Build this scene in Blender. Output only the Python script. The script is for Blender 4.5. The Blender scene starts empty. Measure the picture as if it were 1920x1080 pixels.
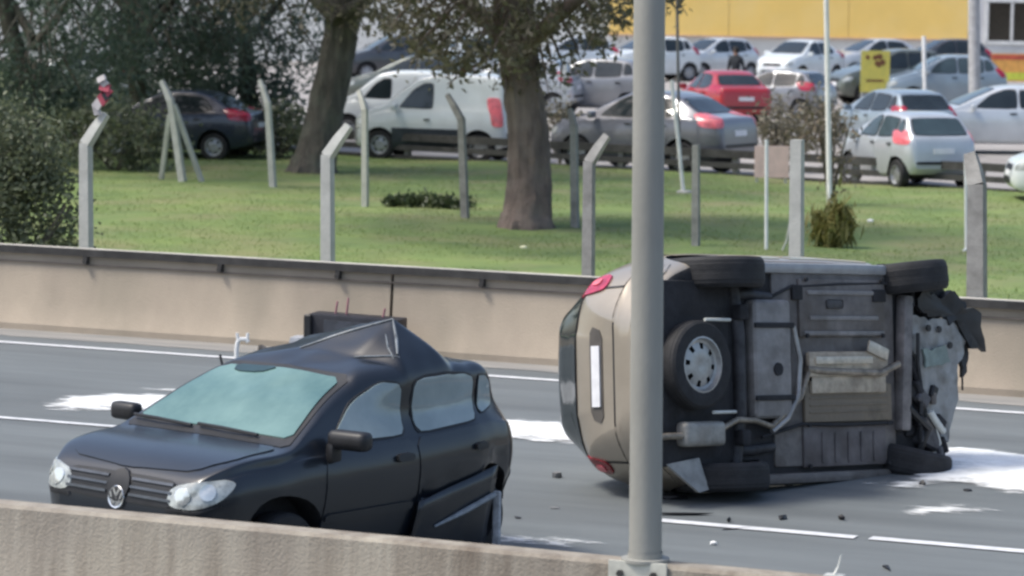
import bpy, bmesh, math, random
import numpy as np
from mathutils import Vector, Matrix, noise as mnoise
from mathutils.bvhtree import BVHTree
R = math.radians
random.seed(7); RNG = np.random.default_rng(7)
S = bpy.context.scene
COL = S.collection

# ------------------------------------------------------------------ camera
F, CAM_H, HZ, ROLL, YAW = 6000.0, 4.0, -60.0, R(0.9), R(23)
PITCH = math.atan((540 - HZ) / F)
FW = Vector((-math.sin(YAW) * math.cos(PITCH), math.cos(YAW) * math.cos(PITCH), -math.sin(PITCH)))
RT0 = Vector((math.cos(YAW), math.sin(YAW), 0)); UP0 = RT0.cross(FW)
RT = math.cos(ROLL) * RT0 + math.sin(ROLL) * UP0
UP = -math.sin(ROLL) * RT0 + math.cos(ROLL) * UP0
EYE = Vector((0, 0, CAM_H))
cd = bpy.data.cameras.new('camera'); cam = bpy.data.objects.new('camera', cd); COL.objects.link(cam)
m = Matrix((RT, UP, -FW)).transposed().to_4x4(); m.translation = EYE
cam.matrix_world = m
cd.sensor_width = 36; cd.lens = F / 1920 * 36; cd.clip_start = 0.5; cd.clip_end = 2000
cd.dof.use_dof = True; cd.dof.focus_distance = 23.0; cd.dof.aperture_fstop = 3.4
S.camera = cam

# ------------------------------------------------------------------ sky, sun, exposure
SUN_EL, SUN_AZ = R(58), math.atan2(-0.50, -0.87)      # direction towards the sun, world angle from +X
w = bpy.data.worlds.new('World'); S.world = w; w.use_nodes = True
nt = w.node_tree; bg = nt.nodes['Background']
sk = nt.nodes.new('ShaderNodeTexSky'); sk.sky_type = 'NISHITA'; sk.sun_disc = False
sk.sun_elevation = SUN_EL; sk.sun_rotation = math.pi / 2 - SUN_AZ
sk.air_density = 1.0; sk.dust_density = 3.0; sk.ozone_density = 1.0
nt.links.new(sk.outputs[0], bg.inputs[0]); bg.inputs[1].default_value = 0.135
sd = bpy.data.lights.new('sun', 'SUN'); sun = bpy.data.objects.new('sun', sd); COL.objects.link(sun)
sd.energy = 2.0; sd.angle = R(12); sd.color = (1, .96, .87)
dv = Vector((math.cos(SUN_AZ) * math.cos(SUN_EL), math.sin(SUN_AZ) * math.cos(SUN_EL), math.sin(SUN_EL)))
sun.rotation_euler = dv.to_track_quat('Z', 'Y').to_euler(); sun.location = (0, 0, 40)
vs = S.view_settings; vs.view_transform = 'Standard'; vs.look = 'None'; vs.exposure = 0.74; vs.gamma = 1
vs.use_curve_mapping = False
S.cycles.filter_width = 2.6

# ------------------------------------------------------------------ layout helpers
def ray(px, py):
    return FW * F + RT * (px - 960) + UP * (540 - py)
def at(px, py, z=0.0):                       # world point on the level plane z seen at a photo pixel
    d = ray(px, py); return EYE + d * ((z - CAM_H) / d.z)
def at_y(px, py, Y):                         # world point on the upright plane y = Y
    d = ray(px, py); return EYE + d * (Y / d.y)
def at_d(px, py, P):                         # world point at the distance (along the view axis) of P
    d = ray(px, py); return EYE + d * (((P - EYE).dot(FW)) / F)

# ------------------------------------------------------------------ materials
MATS = {}
def mat(name, col, rough=.6, metal=0.0, coat=0.0, var=.15, scale=6.0, bump=0.0, bscale=40.0, spec=.5, col2=None, stretch=None, dirt=None):
    if name in MATS: return MATS[name]
    m = bpy.data.materials.new(name); m.use_nodes = True; t = m.node_tree; n = t.nodes; b = n['Principled BSDF']
    b.inputs['Roughness'].default_value = rough; b.inputs['Metallic'].default_value = metal
    b.inputs['Coat Weight'].default_value = coat; b.inputs['Coat Roughness'].default_value = .06
    b.inputs['Specular IOR Level'].default_value = spec
    tc = n.new('ShaderNodeTexCoord'); src = tc.outputs['Object']
    if stretch:
        mp = n.new('ShaderNodeMapping'); mp.inputs['Scale'].default_value = stretch
        t.links.new(src, mp.inputs[0]); src = mp.outputs[0]
    nz = n.new('ShaderNodeTexNoise'); nz.inputs['Scale'].default_value = scale; nz.inputs['Detail'].default_value = 6
    nz.inputs['Roughness'].default_value = .65
    t.links.new(src, nz.inputs['Vector'])
    rp = n.new('ShaderNodeValToRGB'); c2 = col2 if col2 else tuple(c * (1 - 2 * var) for c in col)
    c1 = col if col2 else tuple(min(1, c * (1 + var)) for c in col)
    rp.color_ramp.elements[0].position = .32; rp.color_ramp.elements[1].position = .68
    rp.color_ramp.elements[0].color = (*c2, 1); rp.color_ramp.elements[1].color = (*c1, 1)
    t.links.new(nz.outputs['Fac'], rp.inputs[0]); out = rp.outputs[0]
    if dirt:                                   # a second, larger pattern of wear
        n2 = n.new('ShaderNodeTexNoise'); n2.inputs['Scale'].default_value = dirt[1]; n2.inputs['Detail'].default_value = 5
        t.links.new(tc.outputs['Object'] if len(dirt) < 4 else src, n2.inputs['Vector'])
        r2 = n.new('ShaderNodeValToRGB'); r2.color_ramp.elements[0].position = .45; r2.color_ramp.elements[1].position = .7
        mx = n.new('ShaderNodeMixRGB'); mul = n.new('ShaderNodeMath'); mul.operation = 'MULTIPLY'; mul.inputs[1].default_value = dirt[2]
        t.links.new(n2.outputs['Fac'], r2.inputs[0]); t.links.new(r2.outputs[0], mul.inputs[0])
        t.links.new(mul.outputs[0], mx.inputs[0]); t.links.new(out, mx.inputs[1]); mx.inputs[2].default_value = (*dirt[0], 1)
        out = mx.outputs[0]
    t.links.new(out, b.inputs['Base Color'])
    if bump:
        nb = n.new('ShaderNodeTexNoise'); nb.inputs['Scale'].default_value = bscale; nb.inputs['Detail'].default_value = 4
        t.links.new(tc.outputs['Object'], nb.inputs['Vector'])
        bp = n.new('ShaderNodeBump'); bp.inputs['Strength'].default_value = bump; bp.inputs['Distance'].default_value = .02
        t.links.new(nb.outputs['Fac'], bp.inputs['Height']); t.links.new(bp.outputs[0], b.inputs['Normal'])
    MATS[name] = m; return m
def leaf_mat(name, cols, trans=.25):
    m = bpy.data.materials.new(name); m.use_nodes = True; t = m.node_tree; n = t.nodes; b = n['Principled BSDF']
    g = n.new('ShaderNodeNewGeometry'); rp = n.new('ShaderNodeValToRGB'); cr = rp.color_ramp
    while len(cr.elements) < len(cols): cr.elements.new(.5)
    for i, c in enumerate(cols): cr.elements[i].position = i / (len(cols) - 1); cr.elements[i].color = (*c, 1)
    t.links.new(g.outputs['Random Per Island'], rp.inputs[0]); t.links.new(rp.outputs[0], b.inputs['Base Color'])
    b.inputs['Roughness'].default_value = .5
    tr = n.new('ShaderNodeBsdfTranslucent'); t.links.new(rp.outputs[0], tr.inputs[0])
    mx = n.new('ShaderNodeMixShader'); mx.inputs[0].default_value = trans
    t.links.new(b.outputs[0], mx.inputs[1]); t.links.new(tr.outputs[0], mx.inputs[2]); t.links.new(mx.outputs[0], n['Material Output'].inputs[0])
    return m

ASPHALT = mat('asphalt', (.155, .172, .176), .8, var=.12, scale=1.3, bump=.35, bscale=120, col2=(.118, .132, .137), stretch=(.30, 2.2, 1), dirt=((.088, .098, .102), .55, .75, 1))
SHOULD = mat('dusty_asphalt', (.30, .285, .26), .9, var=.2, scale=2.0, bump=.3, bscale=90, col2=(.19, .19, .185), stretch=(.4, 3, 1))
LINEW = mat('road_paint', (.72, .73, .74), .6, var=.15, scale=9, col2=(.50, .51, .52))
CONC = mat('barrier_concrete', (.405, .34, .265), .9, var=.1, scale=1.1, bump=.3, bscale=60, col2=(.315, .265, .21), dirt=((.225, .20, .155), 1.3, .6, 1), stretch=(1.0, 1.0, .45))
CONCN = mat('near_concrete', (.37, .335, .275), .9, scale=1.6, bump=.4, bscale=60, col2=(.165, .135, .105), stretch=(3.2, 3.2, .16), dirt=((.33, .30, .26), .9, .5))
CONCCAP = mat('cap_concrete', (.52, .49, .43), .9, var=.15, scale=3, bump=.2)
CONCP = mat('post_concrete', (.50, .50, .46), .9, var=.15, scale=4, bump=.3, bscale=60, col2=(.36, .36, .33))
CONCD = mat('weathered_post', (.30, .29, .27), .9, var=.2, scale=4, bump=.3, bscale=60)
STEEL = mat('galvanised_steel', (.30, .295, .265), .6, .1, var=.1, scale=3, stretch=(1, 1, .25), bump=.08, bscale=30)
DSTEEL = mat('dark_rail_steel', (.055, .052, .05), .6, .3, var=.25, scale=4)
PALE = mat('pale_steel', (.60, .61, .57), .55, .1, var=.1, scale=5)
WHITEP = mat('white_pole_paint', (.78, .78, .76), .5, var=.08, scale=3)
RUBBER = mat('tyre_rubber', (.017, .017, .019), .75, var=.25, scale=10, bump=.2, bscale=80)
TRIM = mat('black_trim', (.014, .014, .016), .5, var=.2, scale=10)
RIMM = mat('steel_rim', (.38, .38, .37), .4, .5, var=.15, scale=8)
ALLOY = mat('alloy_rim', (.38, .39, .41), .35, .6, var=.1, scale=8)
DARKM = mat('underbody_dark', (.018, .018, .021), .8, var=.3, scale=7, bump=.3, bscale=40)
GREYM = mat('underbody_grey', (.165, .150, .142), .6, .1, var=.22, scale=5, bump=.25, bscale=25, dirt=((.08, .066, .055), 3.5, .85))
GREYL = mat('tank_grey', (.25, .238, .232), .55, .1, var=.18, scale=5, bump=.2, bscale=25, dirt=((.12, .108, .10), 4, .75))
TAN = mat('heat_shield', (.47, .40, .31), .55, .15, var=.2, scale=8, bump=.4, bscale=30, dirt=((.2, .16, .12), 5, .6))
TAND = mat('dusty_floor', (.225, .185, .135), .7, .1, var=.22, scale=4, bump=.25, bscale=25, dirt=((.12, .10, .08), 4, .75))
SHIELD = mat('undertray', (.30, .305, .30), .55, .15, var=.14, scale=4, bump=.3, bscale=18, dirt=((.13, .12, .105), 6, .85))
GLASSD = mat('dark_glass', (.02, .028, .032), .06, var=.15, scale=3, spec=.6)
GLASSB = mat('tinted_glass', (.05, .075, .085), .05, var=.1, scale=3, spec=.6)
GLASST = mat('shattered_windscreen', (.175, .285, .26), .10, var=.1, scale=1.0, spec=.75, col2=(.065, .14, .135), bump=.05, bscale=140)
GLASSS = mat('pale_side_glass', (.31, .37, .375), .05, var=.1, scale=1.6, spec=.8, col2=(.20, .25, .255))
LAMP = mat('headlamp_lens', (.42, .445, .43), .12, .15, var=.25, scale=14, spec=.8)
LAMPIN = mat('headlamp_reflector', (.66, .68, .66), .2, .6, var=.05)
REDL = mat('red_lens', (.40, .012, .04), .15, var=.2, scale=10, spec=.8)
REDPINK = mat('pink_lens', (.78, .16, .19), .2, var=.2, scale=10, spec=.8)
CHROME = mat('chrome', (.7, .71, .72), .2, .9, var=.05)
PLATEW = mat('plate_white', (.74, .74, .76), .5, var=.06, scale=9)
NAVY = mat('navy_car_paint', (.006, .0095, .0155), .33, .0, .5, var=.1, scale=3, spec=.5)
NAVY.node_tree.nodes['Principled BSDF'].inputs['Coat Roughness'].default_value = .14
CHAMP = mat('champagne_car_paint', (.335, .292, .235), .35, .35, .7, var=.05, scale=3)
POWDER = mat('white_powder', (.86, .87, .86), .9, var=.05, scale=5, bump=.5, bscale=25, col2=(.62, .63, .62))

# ------------------------------------------------------------------ mesh helpers
class MB:
    def __init__(s): s.v = []; s.f = []; s.mi = []
    def add(s, v, f, mi=0):
        o = len(s.v); s.v += [tuple(p) for p in v]; s.f += [tuple(i + o for i in q) for q in f]; s.mi += [mi] * len(f); return s
    def box(s, c, d, rot=None, mi=0, taper=1.0):
        x, y, z = (k / 2 for k in d)
        P = [Vector((sx * x * (taper if sz > 0 else 1), sy * y * (taper if sz > 0 else 1), sz * z)) for sx in (-1, 1) for sy in (-1, 1) for sz in (-1, 1)]
        if rot is not None: P = [rot @ p for p in P]
        c = Vector(c); P = [p + c for p in P]
        return s.add(P, [(0, 1, 3, 2), (4, 6, 7, 5), (0, 4, 5, 1), (2, 3, 7, 6), (0, 2, 6, 4), (1, 5, 7, 3)], mi)
    def tube(s, pts, rad, n=10, mi=0, cap=True, ridge=None):
        pts = [Vector(p) for p in pts]
        if not hasattr(rad, '__len__'): rad = [rad] * len(pts)
        V = []; Fc = []; a = None
        for i, p in enumerate(pts):
            d = (pts[min(i + 1, len(pts) - 1)] - pts[max(i - 1, 0)]).normalized()
            if a is None: a = d.orthogonal().normalized()
            a = (a - d * a.dot(d)).normalized(); b = d.cross(a)
            for k in range(n):
                t = 2 * math.pi * k / n; r = rad[i]
                if ridge: r *= ridge(k, n, i)
                V.append(p + (a * math.cos(t) + b * math.sin(t)) * r)
        for i in range(len(pts) - 1):
            for k in range(n):
                Fc.append((i * n + k, i * n + (k + 1) % n, (i + 1) * n + (k + 1) % n, (i + 1) * n + k))
        if cap: Fc += [tuple(reversed(range(n))), tuple(range((len(pts) - 1) * n, len(pts) * n))]
        return s.add(V, Fc, mi)
    def lathe(s, prof, c, axis='y', n=32, mi=0, skip=None):           # prof: (radius, along-axis)
        V = []; Fc = []
        for r, h in prof:
            for k in range(n):
                t = 2 * math.pi * k / n; u, q = r * math.cos(t), r * math.sin(t)
                p = {'y': (u, h, q), 'z': (u, q, h), 'x': (h, u, q)}[axis]; V.append(Vector(p) + Vector(c))
        for i in range(len(prof) - 1):
            for k in range(n):
                if skip and skip(i, k): continue
                Fc.append((i * n + k, i * n + (k + 1) % n, (i + 1) * n + (k + 1) % n, (i + 1) * n + k))
        return s.add(V, Fc, mi)
    def build(s, name, mats, parent=None, smooth=None, deform=None, **props):
        v = s.v if deform is None else [deform(*p) for p in s.v]
        me = bpy.data.meshes.new(name); me.from_pydata(v, [], s.f); 
        for q in (mats if isinstance(mats, (list, tuple)) else [mats]): me.materials.append(q)
        if any(s.mi): me.polygons.foreach_set('material_index', s.mi)
        bm = bmesh.new(); bm.from_mesh(me); bmesh.ops.recalc_face_normals(bm, faces=bm.faces); bm.to_mesh(me); bm.free()
        if smooth is not None:
            me.polygons.foreach_set('use_smooth', [True] * len(me.polygons)); me.set_sharp_from_angle(angle=R(smooth))
        me.update(); return link(name, me, parent, **props)
def link(name, me, parent=None, **props):
    o = bpy.data.objects.new(name, me); COL.objects.link(o)
    if parent is not None: o.parent = parent
    for k, v in props.items(): o[k] = v
    return o
def thing(name, label, cat, loc=(0, 0, 0), rz=0, group=None):
    o = bpy.data.objects.new(name, None); COL.objects.link(o); o.location = loc; o.rotation_euler = (0, 0, rz)
    o['label'] = label; o['category'] = cat
    if group: o['group'] = group
    o.empty_display_size = .2
    return o
def bevel_box(c, d, bev=.02, seg=2, rot=None):
    bm = bmesh.new(); bmesh.ops.create_cube(bm, size=1)
    for v in bm.verts: v.co = Vector((v.co.x * d[0], v.co.y * d[1], v.co.z * d[2]))
    bmesh.ops.bevel(bm, geom=bm.edges[:], offset=bev, segments=seg, affect='EDGES', profile=.6)
    bm.verts.index_update()
    V = [(rot @ v.co if rot is not None else v.co.copy()) + Vector(c) for v in bm.verts]
    Fc = [tuple(v.index for v in f.verts) for f in bm.faces]; bm.free(); return V, Fc
def sheet(name, pts, z, m, **props):
    return MB().add([(p[0], p[1], z) for p in pts], [tuple(range(len(pts)))]).build(name, m, **props)

# ------------------------------------------------------------------ the setting
YF, YN = 30.02, 15.86                        # centre lines of the far and the near barrier
sheet('ground', [(-600, -120), (600, -120), (600, 700), (-600, 700)], -.06, mat('soil', (.16, .13, .09), .95, var=.25, scale=.6), kind='structure')
sheet('road', [(-160, 2), (160, 2), (160, YF - .25), (-160, YF - .25)], 0, ASPHALT, kind='structure')
# dusty shoulder at the foot of the far barrier, with a ragged edge
xs = np.linspace(-60, 40, 400)
V = []
for x in xs:
    e = .55 + .22 * mnoise.noise((x * .6, 0, 3)) + .1 * mnoise.noise((x * 3, 0, 8))
    V += [(x, YF - .26, .004), (x, YF - .26 - e, .004)]
MB().add(V, [(2 * i, 2 * i + 1, 2 * i + 3, 2 * i + 2) for i in range(len(xs) - 1)]).build('shoulder_dust', SHOULD, kind='structure')
def line_marking(y0, x0, x1, wd=.12, tilt=0.0):
    n = max(2, int((x1 - x0) / .25)); V = []
    for i in range(n + 1):
        x = x0 + (x1 - x0) * i / n; j = .006 * mnoise.noise((x * 4, y0, 1))
        yy = y0 + tilt * (x - x0); V += [(x, yy - wd / 2 + j, .008), (x, yy + wd / 2 + j, .008)]
    MB().add(V, [(2 * i, 2 * i + 2, 2 * i + 3, 2 * i + 1) for i in range(n)]).build('road_marking', LINEW, kind='structure')
line_marking(28.67, -60, 40, .13)
line_marking(at(105, 792).y, at(-300, 775).x, at(222, 800).x, .10)
line_marking(at(1250, 978).y, at(1235, 977).x, at(1608, 1007).x, .13)
line_marking(at(1700, 1016).y + .0, at(1632, 1010).x, at(2300, 1060).x, .13)

# grass sheet with gentle undulation, then the car park
gA, gB = at(560, 290), at(1920, 368)
gdir = (gB - gA).normalized()
def rail_y(x): return gA.y + (x - gA.x) * gdir.y / gdir.x
GRASS_BASE = mat('grass_turf', (.185, .25, .07), .95, scale=.7, col2=(.10, .155, .05), bump=.6, bscale=30, dirt=((.24, .21, .11), .6, .65))
def gz(x, y):
    t = max(0, min(1, (y - YF - .3) / 3.0))
    return .02 + t * (.05 + .07 * mnoise.noise((x * .3, y * .3, 5)))
nx, ny = 170, 60; V = []; Fc = []
for j in range(ny):
    for i in range(nx):
        x = -95 + 150 * i / (nx - 1); y1 = rail_y(x) + .1; y0 = YF + .2
        y = y0 + (y1 - y0) * (j / (ny - 1)) ** 1.4
        V.append((x, y, gz(x, y)))
for j in range(ny - 1):
    for i in range(nx - 1): Fc.append((j * nx + i, j * nx + i + 1, (j + 1) * nx + i + 1, (j + 1) * nx + i))
MB().add(V, Fc).build('grass_ground', GRASS_BASE, kind='structure', smooth=60)
cp = [(-95, rail_y(-95)), (55, rail_y(55)), (200, 330), (-200, 330)]
sheet('car_park_paving', cp, .012, mat('car_park_paving', (.34, .315, .295), .9, var=.15, scale=.5, bump=.2, dirt=((.24, .235, .23), .25, .6)), kind='structure')

# ------------------------------------------------------------------ far barrier: panels, steel rail, brackets
def barrier_profile(h=.85):
    return [(-.27, 0), (-.27, .07), (-.13, .33), (-.085, h - .02), (-.065, h), (.065, h), (.085, h - .02), (.13, .33), (.27, .07), (.27, 0)]
def panel_mesh(x0, x1, prof, n=10):
    mb = MB(); k = len(prof); V = []; Fc = []
    for i in range(n + 1):
        x = x0 + (x1 - x0) * i / n
        for (y, z) in prof:
            q = .006 * mnoise.noise((x * 1.1, y * 3, z * 2))
            V.append((x, y + q, z))
    for i in range(n):
        for j in range(k): Fc.append((i * k + j, i * k + (j + 1) % k, (i + 1) * k + (j + 1) % k, (i + 1) * k + j))
    Fc += [tuple(range(k)), tuple(range(n * k, n * k + k))]
    return mb.add(V, Fc)
fb = thing('concrete_barrier', 'long beige concrete barrier with dark steel rail at the grass verge', 'barrier', (0, YF, 0))
xj = at_y(733, 590, YF - .12).x
for i in range(-6, 7):
    panel_mesh(xj + i * 5.6 + .018, xj + (i + 1) * 5.6 - .018, barrier_profile()).build('panel', CONC, fb, smooth=25)
MB().box((xj, .0, .41), (67, .10, .8)).build('joint_core', mat('joint_dark', (.10, .085, .07), .9), fb)
mb = MB(); mb.box((xj, -.125, .865), (67, .05, .075)).build('steel_rail', DSTEEL, fb)
MB().box((xj, -.105, .735), (67, .022, .018)).build('groove_strip', mat('groove', (.16, .135, .115), .9), fb)
for px, py in ((-70, 458), (160, 470), (412, 487), (633, 499), (903, 532), (1120, 545)):
    p = at_y(px, py, YF - .14); mb = MB()
    mb.box((p.x, -.118, .79), (.05, .06, .09)).lathe([(.0, -.165), (.026, -.165), (.026, -.14)], (p.x, 0, .77), 'y', 10)
    mb.build('bracket', DSTEEL, fb)
MB().box((xj, .04, .875), (67, .11, .045)).build('cap', CONCCAP, fb)

# near barrier
nb = thing('concrete_barrier', 'streaked grey concrete barrier along the near road edge carrying the lamp post', 'barrier', (0, YN, 0))
for i in range(-5, 5):
    x0 = at_y(1606, 1075, YN).x + i * 6.0
    panel_mesh(x0 + .012, x0 + 6.0 - .012, barrier_profile(.85), 16).build('panel', CONCN, nb, smooth=25)
p = at(1606, 1062, .85)
MB().box((p.x, -.01, .862), (.10, .07, .02)).tube([(p.x, -.02, .87), (p.x + .015, 0, .91), (p.x + .028, .01, .975)], [.010, .007, .004], 6).build('joint_clip', PALE, nb)

# lamp post on the near barrier
pb = at_y(1210, 1042, YN)
lp = thing('lamp_post', 'tall grey steel lamp post bolted on top of the near barrier', 'lamp post', (pb.x, YN, .85))
lp.rotation_euler = (0, R(-.75), 0)
H = 8.5
MB().tube([(0, 0, .0), (0, 0, 3.2), (0, 0, H)], [.088, .083, .055], 28).build('pole', STEEL, lp, smooth=40)
MB().lathe([(.13, .0), (.13, .016), (.093, .018), (.093, .05)], (0, 0, .002), 'z', 28).build('base_flange', STEEL, lp, smooth=30)
MB().box((-.005, -.098, -.10), (.33, .02, .22)).build('saddle_plate', mat('saddle_plate', (.56, .55, .48), .7, .1, var=.12, scale=6), lp)
for sx in (-.10, .09):
    MB().lathe([(0, -.128), (.020, -.128), (.020, -.107)], (sx, 0, -.055), 'y', 6).build('bolt', DSTEEL, lp)
MB().tube([(0, 0, H - .1), (.3, .4, H + .25), (.8, 1.1, H + .4), (1.3, 1.8, H + .42)], [.055, .04, .035, .03], 10).build('lamp_arm', STEEL, lp, smooth=40)
MB().add(*bevel_box((1.5, 2.1, H + .42), (.35, .7, .12), .04, 2, Matrix.Rotation(R(-36), 3, 'Z'))).build('lamp_head', STEEL, lp, smooth=40)

# ------------------------------------------------------------------ car builder
def fine(keys, x, sig=.035):
    k = sorted(keys); kx = [a for a, b in k]; kz = [b for a, b in k]
    g = np.arange(kx[0] - .3, kx[-1] + .3, .008); v = np.interp(g, kx, kz)
    lo, hi = kx[0], kx[-1]
    sl = (kz[1] - kz[0]) / (kx[1] - kx[0]); sh = (kz[-1] - kz[-2]) / (kx[-1] - kx[-2])
    v = np.where(g < lo, kz[0] + sl * (g - lo), v); v = np.where(g > hi, kz[-1] + sh * (g - hi), v)
    kr = np.exp(-.5 * (np.arange(-30, 31) * .008 / sig) ** 2); kr /= kr.sum()
    return np.interp(x, g, np.convolve(v, kr, 'same'))
HATCH = dict(front=.82, rear=-3.08, wb=2.465, wr_=.29,
    top=[(.82, .50), (.80, .66), (.72, .77), (.55, .84), (.2, .93), (-.12, 1.0), (-.55, 1.22), (-.98, 1.41), (-1.3, 1.455), (-1.9, 1.46), (-2.45, 1.41), (-2.85, 1.06), (-2.98, 1.0), (-3.05, .85), (-3.08, .55)],
    belt=[(.82, .48), (.78, .63), (.6, .75), (.2, .84), (-.15, .92), (-1.4, .95), (-2.5, 1.0), (-2.95, .95), (-3.05, .80), (-3.08, .52)],
    w=[(.82, .50), (.75, .66), (.5, .77), (.1, .815), (-1, .83), (-2.2, .82), (-2.8, .76), (-3.0, .69), (-3.08, .60)],
    wr=[(.82, .48), (.75, .60), (.5, .70), (.1, .75), (-.12, .745), (-.98, .58), (-1.3, .57), (-2.45, .55), (-2.85, .64), (-3.08, .56)],
    zb=[(.82, .40), (.75, .28), (.5, .22), (-2.6, .22), (-2.95, .30), (-3.08, .42)],
    wins=[[(-.50, 1.0), (-1.37, .99), (-1.37, 1.36), (-1.14, 1.365), (-.86, 1.25)], [(-1.46, .99), (-2.23, 1.02), (-2.23, 1.33), (-1.46, 1.365)], [(-2.31, 1.05), (-2.58, 1.09), (-2.45, 1.29), (-2.31, 1.33)]],
    ws=[(-.19, .66), (-.19, -.66), (-.93, -.51), (-.93, .51)], rg=[(-.56, 1.05), (.56, 1.05), (.49, 1.35), (-.49, 1.35)],
    tl=(.62, 1.0, .17, .13))
SEDAN = dict(front=.86, rear=-3.55, wb=2.6, wr_=.30,
    top=[(.86, .50), (.84, .66), (.76, .76), (.55, .83), (.2, .92), (-.15, .98), (-.6, 1.2), (-1.1, 1.40), (-1.45, 1.445), (-2.0, 1.44), (-2.4, 1.36), (-2.95, 1.08), (-3.2, 1.04), (-3.45, 1.02), (-3.52, .9), (-3.55, .55)],
    belt=[(.86, .48), (.8, .63), (.6, .74), (.2, .83), (-.15, .91), (-1.4, .95), (-2.6, 1.0), (-3.4, .97), (-3.52, .82), (-3.55, .52)],
    w=[(.86, .5), (.78, .68), (.5, .8), (.1, .85), (-1, .87), (-2.6, .86), (-3.2, .81), (-3.48, .73), (-3.55, .62)],
    wr=[(.86, .48), (.78, .62), (.5, .72), (.1, .77), (-.15, .76), (-1.05, .59), (-1.4, .58), (-2.35, .57), (-2.95, .68), (-3.4, .68), (-3.55, .58)],
    zb=[(.86, .40), (.78, .28), (.5, .22), (-2.9, .22), (-3.4, .32), (-3.55, .42)],
    wins=[[(-.55, 1.0), (-1.45, .99), (-1.45, 1.35), (-1.2, 1.35), (-.95, 1.25)], [(-1.54, .99), (-2.3, 1.02), (-2.55, 1.1), (-2.2, 1.31), (-1.54, 1.35)]],
    ws=[(-.22, .66), (-.22, -.66), (-1.03, -.52), (-1.03, .52)], rg=[(-.60, 1.09), (.60, 1.09), (.5, 1.33), (-.5, 1.33)],
    tl=(.64, .97, .20, .12))
VAN = dict(front=.80, rear=-3.42, wb=2.69, wr_=.31,
    top=[(.80, .5), (.78, .75), (.68, .92), (.45, 1.0), (.1, 1.1), (-.15, 1.17), (-.6, 1.5), (-1.0, 1.74), (-1.4, 1.81), (-2.2, 1.83), (-3.0, 1.81), (-3.28, 1.74), (-3.38, 1.25), (-3.42, .55)],
    belt=[(.80, .48), (.76, .68), (.6, .82), (.2, .95), (-.15, 1.02), (-1.4, 1.07), (-2.8, 1.09), (-3.3, 1.06), (-3.39, .9), (-3.42, .52)],
    w=[(.8, .5), (.72, .68), (.5, .8), (.1, .84), (-1, .86), (-2.8, .86), (-3.2, .83), (-3.36, .79), (-3.42, .72)],
    wr=[(.8, .48), (.72, .64), (.5, .74), (.1, .77), (-.15, .77), (-1.0, .68), (-1.4, .68), (-3.0, .68), (-3.3, .68), (-3.42, .66)],
    zb=[(.8, .40), (.72, .28), (.5, .23), (-2.8, .23), (-3.3, .30), (-3.42, .40)],
    wins=[[(-.52, 1.12), (-1.42, 1.10), (-1.42, 1.60), (-1.15, 1.60), (-.9, 1.45)]],
    ws=[(-.22, .68), (-.22, -.68), (-.93, -.60), (-.93, .60)], rg=[(-.60, 1.18), (.60, 1.18), (.56, 1.62), (-.56, 1.62)],
    tl=(.74, 1.05, .09, .30))
ROLLED = dict(front=.46, rear=-3.12, wb=2.23, wr_=.31,
    top=[(.46, .56), (.44, .70), (.30, .82), (0, .92), (-.2, 1.0), (-.6, 1.22), (-.95, 1.41), (-1.3, 1.47), (-2.0, 1.49), (-2.7, 1.46), (-2.86, 1.38), (-3.0, 1.06), (-3.07, .98), (-3.11, .8), (-3.12, .5)],
    belt=[(.46, .5), (.42, .66), (.2, .8), (-.15, .92), (-1.4, .95), (-2.7, .98), (-3.0, .96), (-3.10, .78), (-3.12, .46)],
    w=[(.46, .62), (.38, .74), (.1, .80), (-1, .83), (-2.3, .83), (-2.55, .80), (-2.78, .73), (-2.95, .62), (-3.06, .48), (-3.12, .34)],
    wr=[(.46, .58), (.38, .66), (.1, .73), (-.2, .73), (-.95, .59), (-1.3, .58), (-2.2, .58), (-2.5, .53), (-2.72, .44), (-2.88, .35), (-3.0, .30), (-3.12, .24)],
    zb=[(.46, .36), (.38, .28), (.1, .22), (-2.75, .22), (-3.0, .24), (-3.12, .32)],
    wins=[[(-.50, 1.0), (-1.37, .99), (-1.37, 1.36), (-1.14, 1.365), (-.86, 1.25)], [(-1.46, .99), (-2.23, 1.02), (-2.23, 1.35), (-1.46, 1.37)], [(-2.31, 1.05), (-2.68, 1.09), (-2.55, 1.31), (-2.31, 1.35)]],
    ws=[(-.22, .66), (-.22, -.66), (-.9, -.52), (-.9, .52)], rg=[(-.60, 1.03), (.60, 1.03), (.52, 1.42), (-.52, 1.42)],
    tl=(.66, .93, .13, .19))
def chaikin(P):                                # P: stations x points x 2, open
    a = P[:, :-1] * .75 + P[:, 1:] * .25; b = P[:, :-1] * .25 + P[:, 1:] * .75
    M = np.empty((P.shape[0], 2 * a.shape[1], 2)); M[:, 0::2] = a; M[:, 1::2] = b
    return np.concatenate([P[:, :1], M, P[:, -1:]], 1)
def round_poly(p, k=2, t=.22):
    p = [Vector(q) for q in p]
    for _ in range(k):
        o = []
        for i in range(len(p)):
            a, b = p[i], p[(i + 1) % len(p)]; d = (b - a); c = min(t, .05 / max(d.length, 1e-6)) if _ == 0 else t
            o += [a + d * c, b - d * c]
        p = o
    return p
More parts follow.
